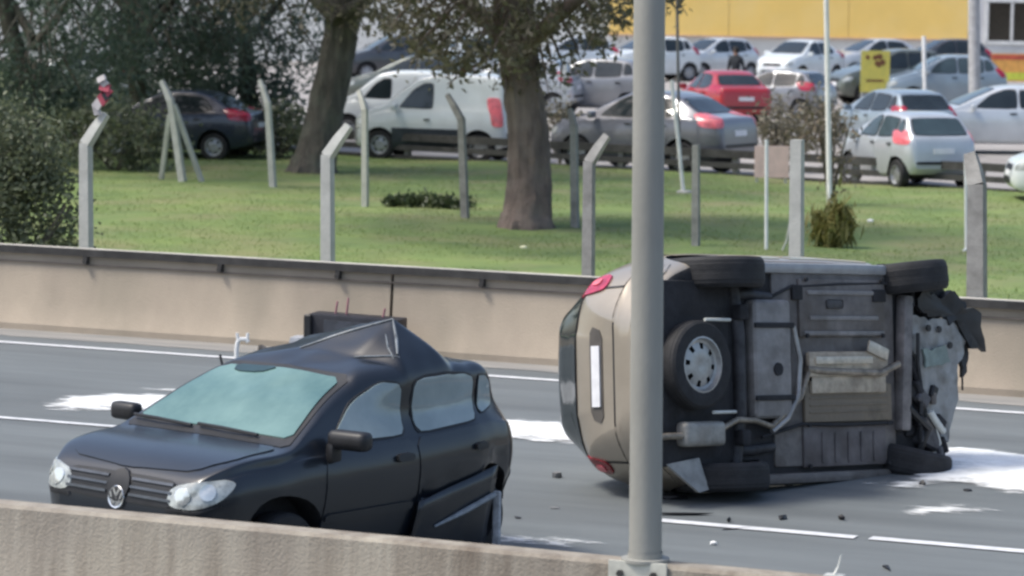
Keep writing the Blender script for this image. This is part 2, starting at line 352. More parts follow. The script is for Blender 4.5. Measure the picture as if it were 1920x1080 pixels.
class Car:
    def __init__(s, spec, paint, kx=1, ky=1, kz=1, nst=34, ch=1, deform=None, origin='mid', root=None, glass=None):
        s.sp, s.paint, s.k, s.root = spec, paint, (kx, ky, kz), root
        s.glass = glass or GLASSD
        s.x0 = 0 if origin == 'front' else -(spec['front'] + spec['rear']) / 2 * kx
        s.user = deform
        s.deform = lambda x, y, z: ((x + s.x0, y, z) if deform is None else tuple(np.add(deform(x, y, z), (s.x0, 0, 0))))
        fr, re = spec['front'], spec['rear']
        e = np.array([0, .006, .014, .025, .04, .06, .09, .13])
        x = np.concatenate([re + e, np.linspace(re + .18, fr - .18, nst), fr - e[::-1]])
        zt, zs, wd, wr, zb = (fine(spec[k], x) for k in ('top', 'belt', 'w', 'wr', 'zb'))
        wr = np.minimum(wr, wd * .985); g = np.clip((zt - zs) / .42, .12, 1); hb = zs - zb
        P = [(wd * 0, zb), (wd * .55, zb), (wd * .9, zb), (wd * .965, zb + .05 * np.minimum(1, hb / .4)), (wd, zb + hb * .30), (wd * 1.012, zb + hb * .55), (wd * 1.0, zs - .20 * hb),
             (wd * .965, zs - .015 * g), (wd * .94, zs + .02 * g), (wr + (wd - wr) * .12 * g + .01, zt - .10 * g), (wr, zt - .045 * g), (wr * .90, zt - .012 * g), (wr * .5, zt), (wd * 0, zt + .004)]
        P = np.stack([np.stack(q, -1) for q in P], 1)
        if spec.get('tuck'): P[:, 3, 0] *= .93; P[:, 4, 0] *= .945; P[:, 5, 0] *= .985; P[:, 6, 0] *= 1.012
        for _ in range(ch): P = chaikin(P)
        if ch > 1:
            k_ = P.shape[1] - 9; ex = np.linspace(0, 1, 15)[None, 1:-1, None]
            P = np.concatenate([P[:, :k_], P[:, k_ - 1:k_] * (1 - ex) + P[:, -1:] * ex, P[:, -1:]], 1) if spec.get('tuck') else P
        n = P.shape[1]; V = []; Fc = []
        for i, xx in enumerate(x):
            V += [(xx * kx, P[i, j, 0] * ky, P[i, j, 1] * kz) for j in range(n)] + [(xx * kx, -P[i, j, 0] * ky, P[i, j, 1] * kz) for j in range(n - 2, 0, -1)]
        m_ = 2 * n - 2
        for i in range(len(x) - 1):
            for j in range(m_): Fc.append((i * m_ + j, i * m_ + (j + 1) % m_, (i + 1) * m_ + (j + 1) % m_, (i + 1) * m_ + j))
        Fc += [tuple(range(m_)), tuple(range((len(x) - 1) * m_, len(x) * m_))]
        me = bpy.data.meshes.new('body'); me.from_pydata(V, [], Fc)
        bm = bmesh.new(); bm.from_mesh(me); bmesh.ops.remove_doubles(bm, verts=bm.verts, dist=1e-5); bmesh.ops.recalc_face_normals(bm, faces=bm.faces); bm.to_mesh(me); bm.free()
        s.full = BVHTree.FromPolygons([v.co.copy() for v in me.vertices], [tuple(p.vertices) for p in me.polygons])
        # wheel arches
        s.rw = spec['wr_'] * (kz if abs(kz - 1) < .2 else 1); s.axles = [0.0, -spec['wb'] * kx]; s.hw = max(wd) * ky
        ra = s.rw + spec.get('arch', .055)
        bo = link('body', me); cut = MB()
        for ax in s.axles:
            for sg in (1, -1):
                V2, F2 = [], []; nn = 28
                for yy in (sg * (s.hw - .24), sg * (s.hw + .3)):
                    for q in range(nn): V2.append((ax + ra * math.cos(2 * math.pi * q / nn), yy, s.rw + .01 + ra * math.sin(2 * math.pi * q / nn)))
                F2 = [(q, (q + 1) % nn, nn + (q + 1) % nn, nn + q) for q in range(nn)] + [tuple(range(nn)), tuple(range(nn, 2 * nn))]
                cut.add(V2, F2)
        co = cut.build('cutter', TRIM)
        md = bo.modifiers.new('b', 'BOOLEAN'); md.operation = 'DIFFERENCE'; md.object = co; md.solver = 'EXACT'
        dg = bpy.context.evaluated_depsgraph_get(); m2 = bpy.data.meshes.new_from_object(bo.evaluated_get(dg))
        bpy.data.objects.remove(bo); bpy.data.objects.remove(co)
        m2.materials.clear(); m2.materials.append(paint); m2.materials.append(DARKM)
        for p in m2.polygons:
            c = p.center; mi = 0
            for ax in s.axles:
                if math.hypot(c.x - ax, c.z - s.rw - .01) < ra - .001 and abs(c.y) > s.hw - .26: mi = 1
                if abs(math.hypot(c.x - ax, c.z - s.rw - .01) - ra) < .012 and abs(c.y) < s.hw * .985 and abs(p.normal.y) < .5: mi = 1
            if p.normal.z < -.75 and c.z < .4: mi = 1
            p.material_index = mi
        for v in m2.vertices: v.co = s.deform(*v.co)
        m2.polygons.foreach_set('use_smooth', [True] * len(m2.polygons)); m2.set_sharp_from_angle(angle=R(spec.get('sharp', 38))); m2.name = 'body'
        s.body = link('body', m2, root)
    # a piece that follows the body surface: poly in (u, z) seen along a level direction at angle `ang` (0 = from the front, 90 = from the left, 180 = from behind), or (x, y) from above
    def patch(s, name, view, poly, m, off=.006, thick=.02, rings=5, parent=None, rnd=2, t=.22, step=.07, center=None, smooth=35, **props):
        kx, ky, kz = s.k
        p2 = round_poly(poly, rnd, t) if rnd else [Vector(q) for q in poly]
        o = []
        for i in range(len(p2)):
            a, b = p2[i], p2[(i + 1) % len(p2)]; n = max(1, int((b - a).length / step))
            o += [a + (b - a) * k / n for k in range(n)]
        c = Vector(center) if center else sum(o, Vector((0, 0))) / len(o)
        if view == 'top': U, W, D = Vector((kx, 0, 0)), Vector((0, ky, 0)), Vector((0, 0, -1))
        else:
            a = R(view); D = -Vector((math.cos(a), math.sin(a), 0))
            U = Vector((-math.sin(a) * kx, math.cos(a) * ky, 0)); W = Vector((0, 0, kz))
            if view == 90: U = Vector((kx, 0, 0))
            if view == -90: U = Vector((kx, 0, 0))
        def hit(q, of):
            org = U * q.x + W * q.y - D * 6 + (Vector((-1.1 * kx, 0, 0)) if view not in ('top', 90, -90) and False else Vector())
            l, nrm, _, _ = s.full.ray_cast(org, D)
            if l is None:
                l, nrm, _, _ = s.full.find_nearest(org + D * 6)
            if nrm.dot(D) > 0: nrm = -nrm
            return l + (nrm * .6 - D * .4).normalized() * of
        V = []; Fc = []; n = len(o)
        fr = [1 - .0, *[1 - k / (rings) for k in range(1, rings)]]
        for k, f_ in enumerate(fr): V += [hit(c + (q - c) * f_, off) for q in o]
        V.append(hit(c, off))
        for k in range(len(fr) - 1):
            for i in range(n): Fc.append((k * n + i, k * n + (i + 1) % n, (k + 1) * n + (i + 1) % n, (k + 1) * n + i))
        L = (len(fr) - 1) * n
        for i in range(n): Fc.append((L + i, L + (i + 1) % n, len(fr) * n))
        b0 = len(V); V += [Vector(V[i]) + D * thick for i in range(n)]
        for i in range(n): Fc.append((i, (i + 1) % n, b0 + (i + 1) % n, b0 + i))
        return MB().add(V, Fc).build(name, m, parent if parent is not None else s.root, smooth=smooth, deform=s.deform, **props)
    def wheels(s, rim=RIMM, n=24, skip=(), holes=8, wdt=.18):
        for ax in s.axles:
            for sg in (1, -1):
                if (ax, sg) in skip: continue
                s.wheel((ax + s.x0, sg * (s.hw - .115), s.rw), sg, rim, n, holes, wdt)
    def wheel(s, c, sg, rim=RIMM, n=24, holes=8, wdt=.18, parent=None, rot=None, name='wheel'):
        wh = bpy.data.objects.new(name, None); COL.objects.link(wh); wh.parent = parent or s.root; wh.location = c
        if rot: wh.rotation_euler = rot
        r, h = s.rw, wdt / 2
        t = MB().lathe([(r * .62, -h * .9), (r * .80, -h), (r * .93, -h * .96), (r * .985, -h * .75), (r, -h * .4), (r, h * .4), (r * .985, h * .75), (r * .93, h * .96), (r * .80, h), (r * .62, h * .9)], (0, 0, 0), 'y', n)
        nt_ = n // 2
        t.lathe([(r * .99, -h * .55), (r * 1.004, -h * .5), (r * 1.004, -h * .12), (r * .99, -h * .08)], (0, 0, 0), 'y', n)
        t.lathe([(r * .99, h * .08), (r * 1.004, h * .12), (r * 1.004, h * .5), (r * .99, h * .55)], (0, 0, 0), 'y', n)
        t.build('tyre', RUBBER, wh, smooth=30)
        N = holes * 3
        rm = MB().lathe([(r * .64, sg * h * .92), (r * .60, sg * h * .95), (r * .56, sg * h * .55), (r * .50, sg * h * .48), (r * .36, sg * h * .62), (r * .22, sg * h * .70), (r * .10, sg * h * .62), (.001, sg * h * .62)], (0, 0, 0), 'y', N, skip=lambda i, k: i == 3 and k % 3 == 0)
        rm.build('rim', rim, wh, smooth=30)
        MB().lathe([(.001, -sg * h * .1), (r * .63, -sg * h * .1)], (0, 0, 0), 'y', n).build('brake_disc', DARKM, wh)
        return wh
    def both(s, name, poly, m, sides=(90, -90), **k):
        return [s.patch(name, a, poly, m, **k) for a in sides]
    def glazing(s, sides=(90, -90), seal=TRIM, glass=None, ws_glass=None, doors=True, rings=3):
        sp = s.sp; g = glass or s.glass
        dl = [[(-.36, .30), (-1.40, .30), (-1.40, .94), (-.42, .94)], [(-1.43, .30), (-2.05, .30), (-2.28, .62), (-2.30, .95), (-1.43, .94)]]
        for a in sides:
            if doors:
                for i, d in enumerate(dl[:max(1, min(2, len(sp['wins'])))]):
                    dr = s.patch('door', a, d, s.paint, off=.006, thick=.01, rings=rings, rnd=1)
                    hx = -1.30 if i == 0 else -2.16
                    s.patch('handle', a, [(hx - .08, .845), (hx + .08, .845), (hx + .08, .88), (hx - .08, .88)], TRIM, off=.028, thick=.03, rings=2, parent=dr, rnd=1)
            for wpoly in sp['wins']:
                cx = sum(q[0] for q in wpoly) / len(wpoly); cz = sum(q[1] for q in wpoly) / len(wpoly)
                big = [(cx + (q[0] - cx) * 1.0 + math.copysign(.025, q[0] - cx), cz + (q[1] - cz) + math.copysign(.022, q[1] - cz)) for q in wpoly]
                sl = s.patch('window_frame', a, big, seal, off=.005, thick=.01, rings=rings)
                s.patch('window', a, wpoly, g, off=.010, thick=.006, rings=rings, parent=sl)
        s.patch('windscreen_seal', 'top', [(q[0] + math.copysign(.03, q[0] + .55), q[1] * 1.03) for q in sp['ws']], seal, off=.005, thick=.01, rings=rings + 2)
        s.patch('windscreen', 'top', sp['ws'], ws_glass or g, off=.011, thick=.006, rings=rings + 2, rnd=1)
        s.patch('rear_window_seal', 180, [(q[0] * 1.05, 1.2 + (q[1] - 1.2) * 1.08) for q in sp['rg']], seal, off=.005, thick=.01, rings=rings + 1)
        s.patch('rear_window', 180, sp['rg'], g, off=.011, thick=.006, rings=rings + 1)
    def lights(s, red=REDL, front=True, rear=True):
        f = s.sp; y0, z0, hw, hh = f['tl']
        if front:
            for sg in (1, -1):
                s.patch('headlight', 38 * sg, [(sg * (.02), .60), (sg * .30, .64), (sg * .33, .74), (sg * .20, .76), (sg * .03, .70)], LAMP, off=.008, thick=.03, rings=3)
            s.patch('grille', 0, [(-.36, .60), (.36, .60), (.40, .70), (-.40, .70)], TRIM, off=.008, thick=.02, rings=2)
            s.patch('lower_intake', 0, [(-.42, .36), (.42, .36), (.46, .48), (-.46, .48)], TRIM, off=.008, thick=.02, rings=2)
            s.patch('plate', 0, [(-.2, .50), (.2, .50), (.2, .59), (-.2, .59)], PLATEW, off=.018, thick=.02, rings=2, rnd=0)
        if rear:
            for sg in (1, -1):
                a = 180 - sg * 28; u0 = self_u(a, f['rear'] * s.k[0] * .985, sg * y0 * s.k[1], s.k)
                s.patch('taillight', a, [(u0 - hw, z0 - hh), (u0 + hw, z0 - hh), (u0 + hw, z0 + hh), (u0 - hw, z0 + hh)], red, off=.012, thick=.03, rings=3)
            s.patch('plate', 180, [(-.22, .70), (.22, .70), (.22, .80), (-.22, .80)], PLATEW, off=.012, thick=.02, rings=2, rnd=0)
            s.patch('bumper_strip', 180, [(-.6, .50), (.6, .50), (.6, .56), (-.6, .56)], TRIM, off=.010, thick=.02, rings=2)
    def mirrors(s, x=-.45, m=None):
        for sg in (1, -1):
            c = Vector((x * s.k[0], sg * (s.hw + .07), (s.sp['belt'][4][1] + .09) * s.k[2]))
            MB().add(*bevel_box(c, (.11, .20, .14), .035, 2)).build('mirror', m or s.paint, s.root, smooth=40, deform=s.deform)
def self_u(a, x, y, k):
    a = R(a); U = Vector((-math.sin(a) * k[0], math.cos(a) * k[1])); return (x * U.x + y * U.y) / U.length_squared

# ------------------------------------------------------------------ wrecked hatchback with the buckled roof
def smooth(v, a, b):
    t = max(0.0, min(1.0, (v - a) / (b - a))); return t * t * (3 - 2 * t)
K1 = (.83, 1.07, .95)
RP = [(-.93, .62, 0), (-.93, .0, .0), (-.93, -.62, .0), (-1.42, .62, -.01), (-1.24, .30, .055), (-1.66, .30, .27), (-1.24, -.16, .07), (-1.70, -.64, .045), (-2.52, .62, 0), (-2.52, 0, 0), (-2.52, -.64, 0), (-1.95, .62, .0), (-1.44, .50, .075)]
RT_ = [(0, 1, 4), (0, 4, 3), (1, 6, 4), (1, 2, 6), (4, 6, 5), (4, 5, 12), (3, 4, 12), (3, 12, 11), (12, 5, 11), (11, 5, 9), (11, 9, 8), (5, 7, 9), (7, 10, 9), (6, 7, 5), (2, 7, 6)]
def roof_dz(x, y):                              # the buckled sheet: flat facets between creases
    x = max(-2.515, min(-.935, x)); y = max(-.615, min(.615, y))
    for a, b, c in RT_:
        (x1, y1, z1), (x2, y2, z2), (x3, y3, z3) = RP[a], RP[b], RP[c]
        D = (y2 - y3) * (x1 - x3) + (x3 - x2) * (y1 - y3)
        u = ((y2 - y3) * (x - x3) + (x3 - x2) * (y - y3)) / D; v = ((y3 - y1) * (x - x3) + (x1 - x3) * (y - y3)) / D
        if u >= -1e-6 and v >= -1e-6 and u + v <= 1 + 1e-6: return u * z1 + v * z2 + (1 - u - v) * z3
    return 0
def crumple(x, y, z):
    xn, yn = x / K1[0], y / K1[1]
    z += .075 * smooth(xn, -.15, .5) * smooth(z, .3, .6)
    if xn < -2.15: x += (-2.15 - xn) * .24 * K1[0] * (1 - .75 * smooth(z, .98, 1.3))
    h = smooth(z, 1.02, 1.34)
    if h > 0:
        lean = smooth(-xn, .6, 1.5) * h
        y += .13 * lean
        x -= .02 * lean
        z += h * roof_dz(xn, yn)
        z += h * .012 * mnoise.noise((xn * 5, yn * 5, 2))
    # crash-dented flank
    if z < .75 and y > 0 and xn < -1.5:
        y -= .05 * max(0, mnoise.noise((xn * 2.2, z * 5, 4)) + .2)
    return x, y, z
t1 = thing('wrecked_car', 'dark navy hatchback with buckled roof facing the near barrier', 'car', (-9.90, 18.09, 0), -1.877)
c1 = Car(dict(HATCH, tuck=1, arch=.095, sharp=24), NAVY, *K1, nst=150, ch=2, deform=crumple, origin='front', root=t1)
sp = c1.sp
fd = c1.patch('front_door', 90, [(-.37, .29), (-1.42, .29), (-1.42, .955), (-.5, .965), (-.40, .85)], NAVY, off=.007, thick=.015, rings=8, rnd=1)
rd = c1.patch('rear_door', 90, [(-1.455, .29), (-2.02, .29), (-2.30, .62), (-2.31, .99), (-1.455, .955)], NAVY, off=.007, thick=.015, rings=8, rnd=1)
c1.patch('front_door', -90, [(-.37, .29), (-1.42, .29), (-1.42, .955), (-.5, .965), (-.40, .85)], NAVY, off=.007, thick=.015, rings=6, rnd=1)
c1.patch('rear_door', -90, [(-1.455, .29), (-2.02, .29), (-2.30, .62), (-2.31, .99), (-1.455, .955)], NAVY, off=.007, thick=.015, rings=6, rnd=1)
for d, hx in ((fd, -1.26), (rd, -2.2)):
    c1.patch('handle', 90, [(hx - .10, .815), (hx + .09, .815), (hx + .09, .865), (hx - .10, .865)], TRIM, off=.035, thick=.04, rings=2, parent=d, rnd=1)
    c1.patch('side_moulding', 90, ([(-.40, .47), (-1.40, .47), (-1.40, .53), (-.40, .53)] if d is fd else [(-1.47, .47), (-2.10, .47), (-2.16, .53), (-1.47, .53)]), NAVY, off=.020, thick=.02, rings=3, parent=d, rnd=1)
for a in (90, -90):
    for wp in ([(-.53, 1.0), (-1.35, .985), (-1.35, 1.34), (-1.17, 1.355), (-.88, 1.24)], [(-1.49, .985), (-2.24, 1.02), (-2.24, 1.31), (-2.1, 1.345), (-1.49, 1.35)], [(-2.33, 1.05), (-2.63, 1.10), (-2.52, 1.25), (-2.42, 1.31), (-2.33, 1.31)]):
        cx = sum(q[0] for q in wp) / 5; cz = sum(q[1] for q in wp) / 5
        sl = c1.patch('window_frame', a, [(q[0] + math.copysign(.017, q[0] - cx), q[1] + math.copysign(.014, q[1] - cz)) for q in wp], TRIM, off=.005, thick=.012, rings=6)
        c1.patch('side_window', a, wp, GLASSS, off=.010, thick=.006, rings=6, parent=sl, rnd=2, t=.14)
c1.patch('windscreen_seal', 'top', [(-.10, .71), (-.10, -.71), (-.98, -.54), (-.98, .54)], TRIM, off=.005, thick=.012, rings=10, rnd=1)
c1.patch('windscreen', 'top', [(-.20, .665), (-.20, -.665), (-.93, -.50), (-.93, .50)], GLASST, off=.012, thick=.006, rings=10, rnd=1, t=.12)
for yy in (.42, -.15):
    a = [Vector((-.16 * K1[0], yy * K1[1], .985)), Vector((-.15 * K1[0], (yy - .30) * K1[1], 1.0)), Vector((-.17 * K1[0], (yy - .52) * K1[1], 1.0))]
    MB().tube([(p.x, p.y, p.z + .01) for p in a], .011, 6).build('wiper', TRIM, t1)
c1.patch('rear_window_seal', 180, [(-.60, 1.02), (.60, 1.02), (.52, 1.37), (-.52, 1.37)], TRIM, off=.005, thick=.012, rings=6)
c1.patch('rear_window', 180, [(-.56, 1.05), (.56, 1.05), (.49, 1.35), (-.49, 1.35)], GLASSD, off=.011, thick=.006, rings=6)
c1.patch('bonnet', 'top', [(-.08, .66), (-.08, -.66), (.40, -.66), (.64, -.52), (.70, 0), (.64, .52), (.40, .66)], NAVY, off=.008, thick=.018, rings=12, rnd=1)
# nose: grille bars, roundel, lamps
c1.patch('grille', 0, [(-.46, .57), (.46, .57), (.50, .66), (.44, .745), (-.44, .745), (-.50, .66)], TRIM, off=.006, thick=.02, rings=4)
for zz in (.615, .665, .715):
    for s0, s1 in ((-.45, -.10), (.10, .45)):
        c1.patch('grille_bar', 0, [(s0, zz - .008), (s1, zz - .008), (s1, zz + .008), (s0, zz + .008)], mat('grille_bar', (.10, .11, .125), .3, .5), off=.018, thick=.02, rings=2, rnd=0)
c1.patch('badge_plate', 0, [(.095 * math.cos(k * .524), .665 + .10 * math.sin(k * .524)) for k in range(12)], TRIM, off=.020, thick=.02, rings=3, rnd=0)
bx = c1.full.ray_cast(Vector((5, 0, .665 * K1[2])), Vector((-1, 0, 0)))[0]
bd = MB().lathe([(.058, 0), (.062, .008), (.070, .010), (.074, .006), (.074, -.01)], (0, 0, 0), 'x', 28)
bd.lathe([(.001, .001), (.060, .001)], (0, 0, 0), 'x', 28)
def stroke(a, b, w_=.008):
    a, b = Vector((0, *a)), Vector((0, *b)); d = (b - a).normalized(); n_ = Vector((0, -d.z, d.y)) * w_
    P = [a - n_, a + n_, b + n_, b - n_]; F_ = Vector((.010, 0, 0))
    bd.add(P + [p + F_ for p in P], [(4, 5, 6, 7), (0, 1, 5, 4), (1, 2, 6, 5), (2, 3, 7, 6), (3, 0, 4, 7)])
for a, b in (((-.028, .054), (0, .008)), ((.028, .054), (0, .008)), ((-.052, .030), (-.026, -.050)), ((-.026, -.050), (0, -.006)), ((0, -.006), (.026, -.050)), ((.026, -.050), (.052, .030))): stroke(a, b)
bo = bd.build('badge', CHROME, t1, smooth=30); bo.location = (bx.x + .028, 0, bx.z); bo.rotation_euler = (0, R(-8), 0)
for sg in (1, -1):
    hl = c1.patch('headlight', 40 * sg, [(sg * -.085, .585), (sg * .10, .575), (sg * .27, .625), (sg * .375, .73), (sg * .33, .765), (sg * .12, .755), (sg * -.06, .70)], LAMP, off=.012, thick=.04, rings=5)
    for u, z_, rr in ((.03, .655, .052), (.19, .69, .055)):
        c1.patch('lamp_reflector', 40 * sg, [(sg * u + rr * math.cos(k * .524), z_ + rr * math.sin(k * .524)) for k in range(12)], LAMPIN, off=.019, thick=.02, rings=3, parent=hl, rnd=0)
    c1.patch('headlight_rim', 40 * sg, [(sg * -.09, .555), (sg * .10, .548), (sg * .28, .605), (sg * .12, .566), (sg * -.085, .575)], TRIM, off=.010, thick=.02, rings=2, rnd=0)
c1.patch('lower_intake', 0, [(-.50, .32), (.50, .32), (.54, .46), (-.54, .46)], TRIM, off=.008, thick=.02, rings=3)
c1.patch('front_plate', 0, [(-.2, .34), (.2, .34), (.2, .42), (-.2, .42)], PLATEW, off=.02, thick=.02, rings=2, rnd=0)
0 and c1.patch('indicator', 60, [(.47, .50), (.60, .50), (.60, .53), (.47, .53)], mat('amber', (.6, .2, .03), .3), off=.01, thick=.02, rings=2, rnd=0)
c1.wheels(ALLOY, n=36, skip=((c1.axles[1], 1),))
c1.wheel((c1.axles[1] + .12, c1.hw - .20, c1.rw), 1, DARKM, 36, 8)
tp_ = MB(); V_ = []; nx_, nz_ = 16, 7
for i in range(nx_):
    for j in range(nz_):
        fx, fz = i / (nx_ - 1), j / (nz_ - 1)
        x = (-1.41 - .95 * fx) * K1[0] + .02 * math.sin(fz * 5); z = .03 + (.46 + .16 * fx) * fz + .03 * mnoise.noise((fx * 5, 0, 2)) * (1 - fz)
        V_.append((x, c1.hw * (.905 + .098 * fz) + .008 * mnoise.noise((fx * 4, fz * 3, 9)) + .012, z))
tp_.add(V_, [(i * nz_ + j, i * nz_ + j + 1, (i + 1) * nz_ + j + 1, (i + 1) * nz_ + j) for i in range(nx_ - 1) for j in range(nz_ - 1)])
o_ = tp_.build('torn_side_panel', NAVY, t1, smooth=40)
MB().tube([((-1.66) * K1[0], c1.hw * .968 + .010, .30), (-2.0 * K1[0], c1.hw * .985 + .010, .37), (-2.36 * K1[0], c1.hw * .995 + .008, .45)], [.008, .020, .020], 6).build('scraped_edge', mat('scraped_moulding', (.26, .285, .31), .5, var=.25, scale=9), t1)
md_ = o_.modifiers.new('thickness', 'SOLIDIFY'); md_.thickness = .012
# mirrors: the near one complete with foot, the far one folded
mb = MB(); mb.add(*bevel_box((-.43, .985, .985), (.13, .30, .125), .05, 3, Matrix.Rotation(R(8), 3, 'Z'))); mb.add(*bevel_box((-.395, .875, .90), (.10, .07, .13), .03, 2))
mb.build('mirror', TRIM, t1, smooth=50)
MB().add(*bevel_box((-.33, -1.0, .985), (.11, .24, .12), .045, 3)).build('mirror', TRIM, t1, smooth=50)
def roof_pt(xn, yn, up=.012):
    l = c1.full.ray_cast(Vector((xn * K1[0], yn * K1[1], 5)), Vector((0, 0, -1)))[0]
    p = Vector(c1.deform(*l)); p.z += up; return p
CREASE_HI = mat('crease_highlight', (.13, .15, .17), .45, .1, var=.3, scale=14)  # painted highlight lines: lighter tubes laid along the roof creases
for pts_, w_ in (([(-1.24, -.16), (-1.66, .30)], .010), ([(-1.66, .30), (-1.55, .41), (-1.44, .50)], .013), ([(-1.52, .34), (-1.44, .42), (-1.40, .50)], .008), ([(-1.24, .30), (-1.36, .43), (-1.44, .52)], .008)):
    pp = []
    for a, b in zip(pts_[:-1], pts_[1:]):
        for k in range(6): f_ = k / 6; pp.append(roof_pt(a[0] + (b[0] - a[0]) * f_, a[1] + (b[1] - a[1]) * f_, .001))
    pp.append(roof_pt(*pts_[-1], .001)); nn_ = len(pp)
    MB().tube(pp, [w_ * (.25 + .75 * math.sin(math.pi * min(1, .12 + .8 * k / nn_))) for k in range(nn_)], 6).build('highlight_line', CREASE_HI, t1, smooth=60)
c1.patch('sun_visor', 'top', [(-.84, -.34), (-.84, -.12), (-.93, -.02), (-.93, -.40)], mat('visor_dark', (.02, .05, .055), .3), off=.020, thick=.008, rings=3, rnd=1)
# torn rear corner
MB().add(*bevel_box((-2.04, .84, .26), (.03, .06, .40), .01, 1, Matrix.Rotation(R(20), 3, 'Z'))).build('torn_bumper', mat('torn_plastic', (.45, .46, .48), .6, var=.3, scale=9), t1)
for sg in (-1,):
    c1.patch('taillight', 180 - 32 * sg, [(self_u(180 - 32 * sg, -3.0 * K1[0], sg * .64 * K1[1], K1) + q, z) for q, z in ((-.14, .80), (.14, .80), (.12, 1.0), (-.12, 1.0))], REDL, off=.012, thick=.03, rings=3)
c1.patch('rear_bumper', 180, [(-.66, .36), (.66, .36), (.68, .60), (-.68, .60)], TRIM, off=.012, thick=.02, rings=4)

# ------------------------------------------------------------------ overturned car on its left side, underside to the camera
a2 = YAW + R(45)
Xw = Vector((math.cos(a2), math.sin(a2), 0)); Zw = Vector((-math.sin(a2), math.cos(a2), 0)); Yw = Xw.cross(Zw) * -1
Yw = Zw.cross(Xw)
K2 = (1.0, 1.10, 1.02)
def crush(x, y, z):
    f = smooth(x, .0, .42)
    x += f * (.05 * mnoise.noise((y * 5, z * 5, 1)) - .10 * f * (z > .5)); z += f * .05 * mnoise.noise((y * 4, x * 5, 6))
    return x, y, z
t2 = thing('overturned_car', 'champagne coloured car lying on its side with its underbody facing the camera', 'car')
gp = at(1345, 928, 0)
org = gp - Zw * .30 + Xw * 2.23
rm = Matrix((Xw, Yw, Zw)).transposed().to_4x4()
tilt = Matrix.Rotation(R(-7), 4, Xw) @ Matrix.Rotation(R(4.0), 4, Zw)
rm = tilt @ rm; rm.translation = Vector((org.x, org.y, .825)); t2.matrix_world = rm
c2 = Car(ROLLED, CHAMP, *K2, nst=70, ch=2, deform=crush, origin='front', root=t2)
c2.glazing(doors=True, rings=5)
W2 = c2.hw
for sg in (1, -1):
    a = 180 - sg * 30; u0 = self_u(a, -3.0, sg * .56 * K2[1], K2)
    q_ = .74 if sg < 0 else .62
    tl = c2.patch('taillight', a, [(u0 + sg * dx * q_, .90 + dz * q_) for dx, dz in ((-.13, -.16), (.10, -.22), (.15, .05), (.12, .24), (-.06, .18))], mat('lens_pink_red', (.46, .035, .085), .2, var=.25, scale=12, spec=.8) if sg < 0 else mat('lens_dark_red', (.20, .012, .02), .2, var=.3, scale=12, spec=.8), off=.016, thick=.04, rings=5)
    c2.patch('lamp_segment', a, [(u0 - .035, .84), (u0 + .035, .84), (u0 + .03, .93), (u0 - .03, .93)], REDPINK, off=.024, thick=.02, rings=3, parent=tl)
pr = c2.patch('plate_recess', 180, [(-.34, .69), (.30, .69), (.34, .83), (-.30, .83)], mat('recess', (.09, .08, .07), .6), off=.007, thick=.02, rings=4, rnd=1)
c2.patch('plate', 180, [(-.22, .71), (.20, .71), (.20, .80), (-.22, .80)], PLATEW, off=.020, thick=.02, rings=3, rnd=0, parent=pr)
c2.patch('tailgate_seam', 180, [(-.70, .555), (.70, .555), (.70, .572), (-.70, .572)], TRIM, off=.006, thick=.01, rings=2, rnd=0)
c2.patch('rear_bumper', 180, [(-.74, .30), (.74, .30), (.75, .545), (-.75, .545)], CHAMP, off=.014, thick=.02, rings=6, rnd=1)
c2.patch('bumper_lip', 180, [(-.60, .245), (.60, .245), (.62, .29), (-.62, .29)], TRIM, off=.014, thick=.03, rings=3, rnd=0)
for sg in (1, -1):
    c2.patch('tailgate_gap', 180, [(sg * .60, .58), (sg * .612, .58), (sg * .60, .98), (sg * .59, .98)], TRIM, off=.006, thick=.01, rings=2, rnd=0)
# rear wheels, dragged front wheels
c2.rw = .37
c2.wheel((-2.23, W2 - .12, .30), 1, RIMM, 36, wdt=.22); c2.wheel((-2.23, -W2 + .15, .30), -1, RIMM, 36, wdt=.24)
c2.rw = .36
c2.wheel((.02, W2 - .17, .28), 1, RIMM, 36, rot=(R(10), 0, R(10)), wdt=.24); c2.wheel((.04, -W2 + .16, .28), -1, RIMM, 36, rot=(R(-3), 0, R(-4)), wdt=.25)
def ub(name, c, d, m, bev=.02, rot=None, seg=2, parent=None):
    r = Matrix.Rotation(R(rot[0]), 3, rot[1]) if rot else None
    return MB().add(*bevel_box(c, d, bev, seg, r)).build(name, m, parent or t2, smooth=35)
# underbody: x forward from the front axle, y + is the lower side in the picture, z 0.2 is the floor
ub('boot_floor', (-2.62, 0, .235), (.82, 1.40, .05), DARKM)
ub('floor_pan', (-.95, -.02, .235), (1.50, 1.52, .06), GREYM, .025)
ub('floor_panel', (-.87, -.50, .196), (1.06, .46, .03), GREYM, .014)
ub('floor_panel', (-.87, .58, .198), (1.02, .34, .03), mat('floor_purple', (.135, .12, .12), .6, .1, var=.25, scale=5, dirt=((.08, .065, .06), 3, .7)), .014)
ub('floor_panel', (-.83, .25, .190), (1.08, .30, .035), TAND, .014)
for yy, ln in ((-.62, .9), (-.42, .85), (-.30, 1.0)):
    ub('floor_rib', (-.86, yy, .178), (ln, .035, .022), GREYL, .009)
for yy in (-.755, .775):
    ub('sill', (-1.10, yy * 1.07, .245), (1.62, .085, .13), GREYM if yy > 0 else mat('sill_silver', (.34, .34, .345), .45, .3, var=.12, scale=6), .03)  # lower sill given a darker grey to paint in the shadow there
hs = ub('heat_shield', (-.87, -.055, .150), (.98, .20, .05), TAN, .022)
ub('shield_rib', (-.95, -.085, .118), (.70, .06, .03), mat('shield_bright', (.55, .50, .42), .4, .4, var=.2, scale=9), .012, parent=hs)
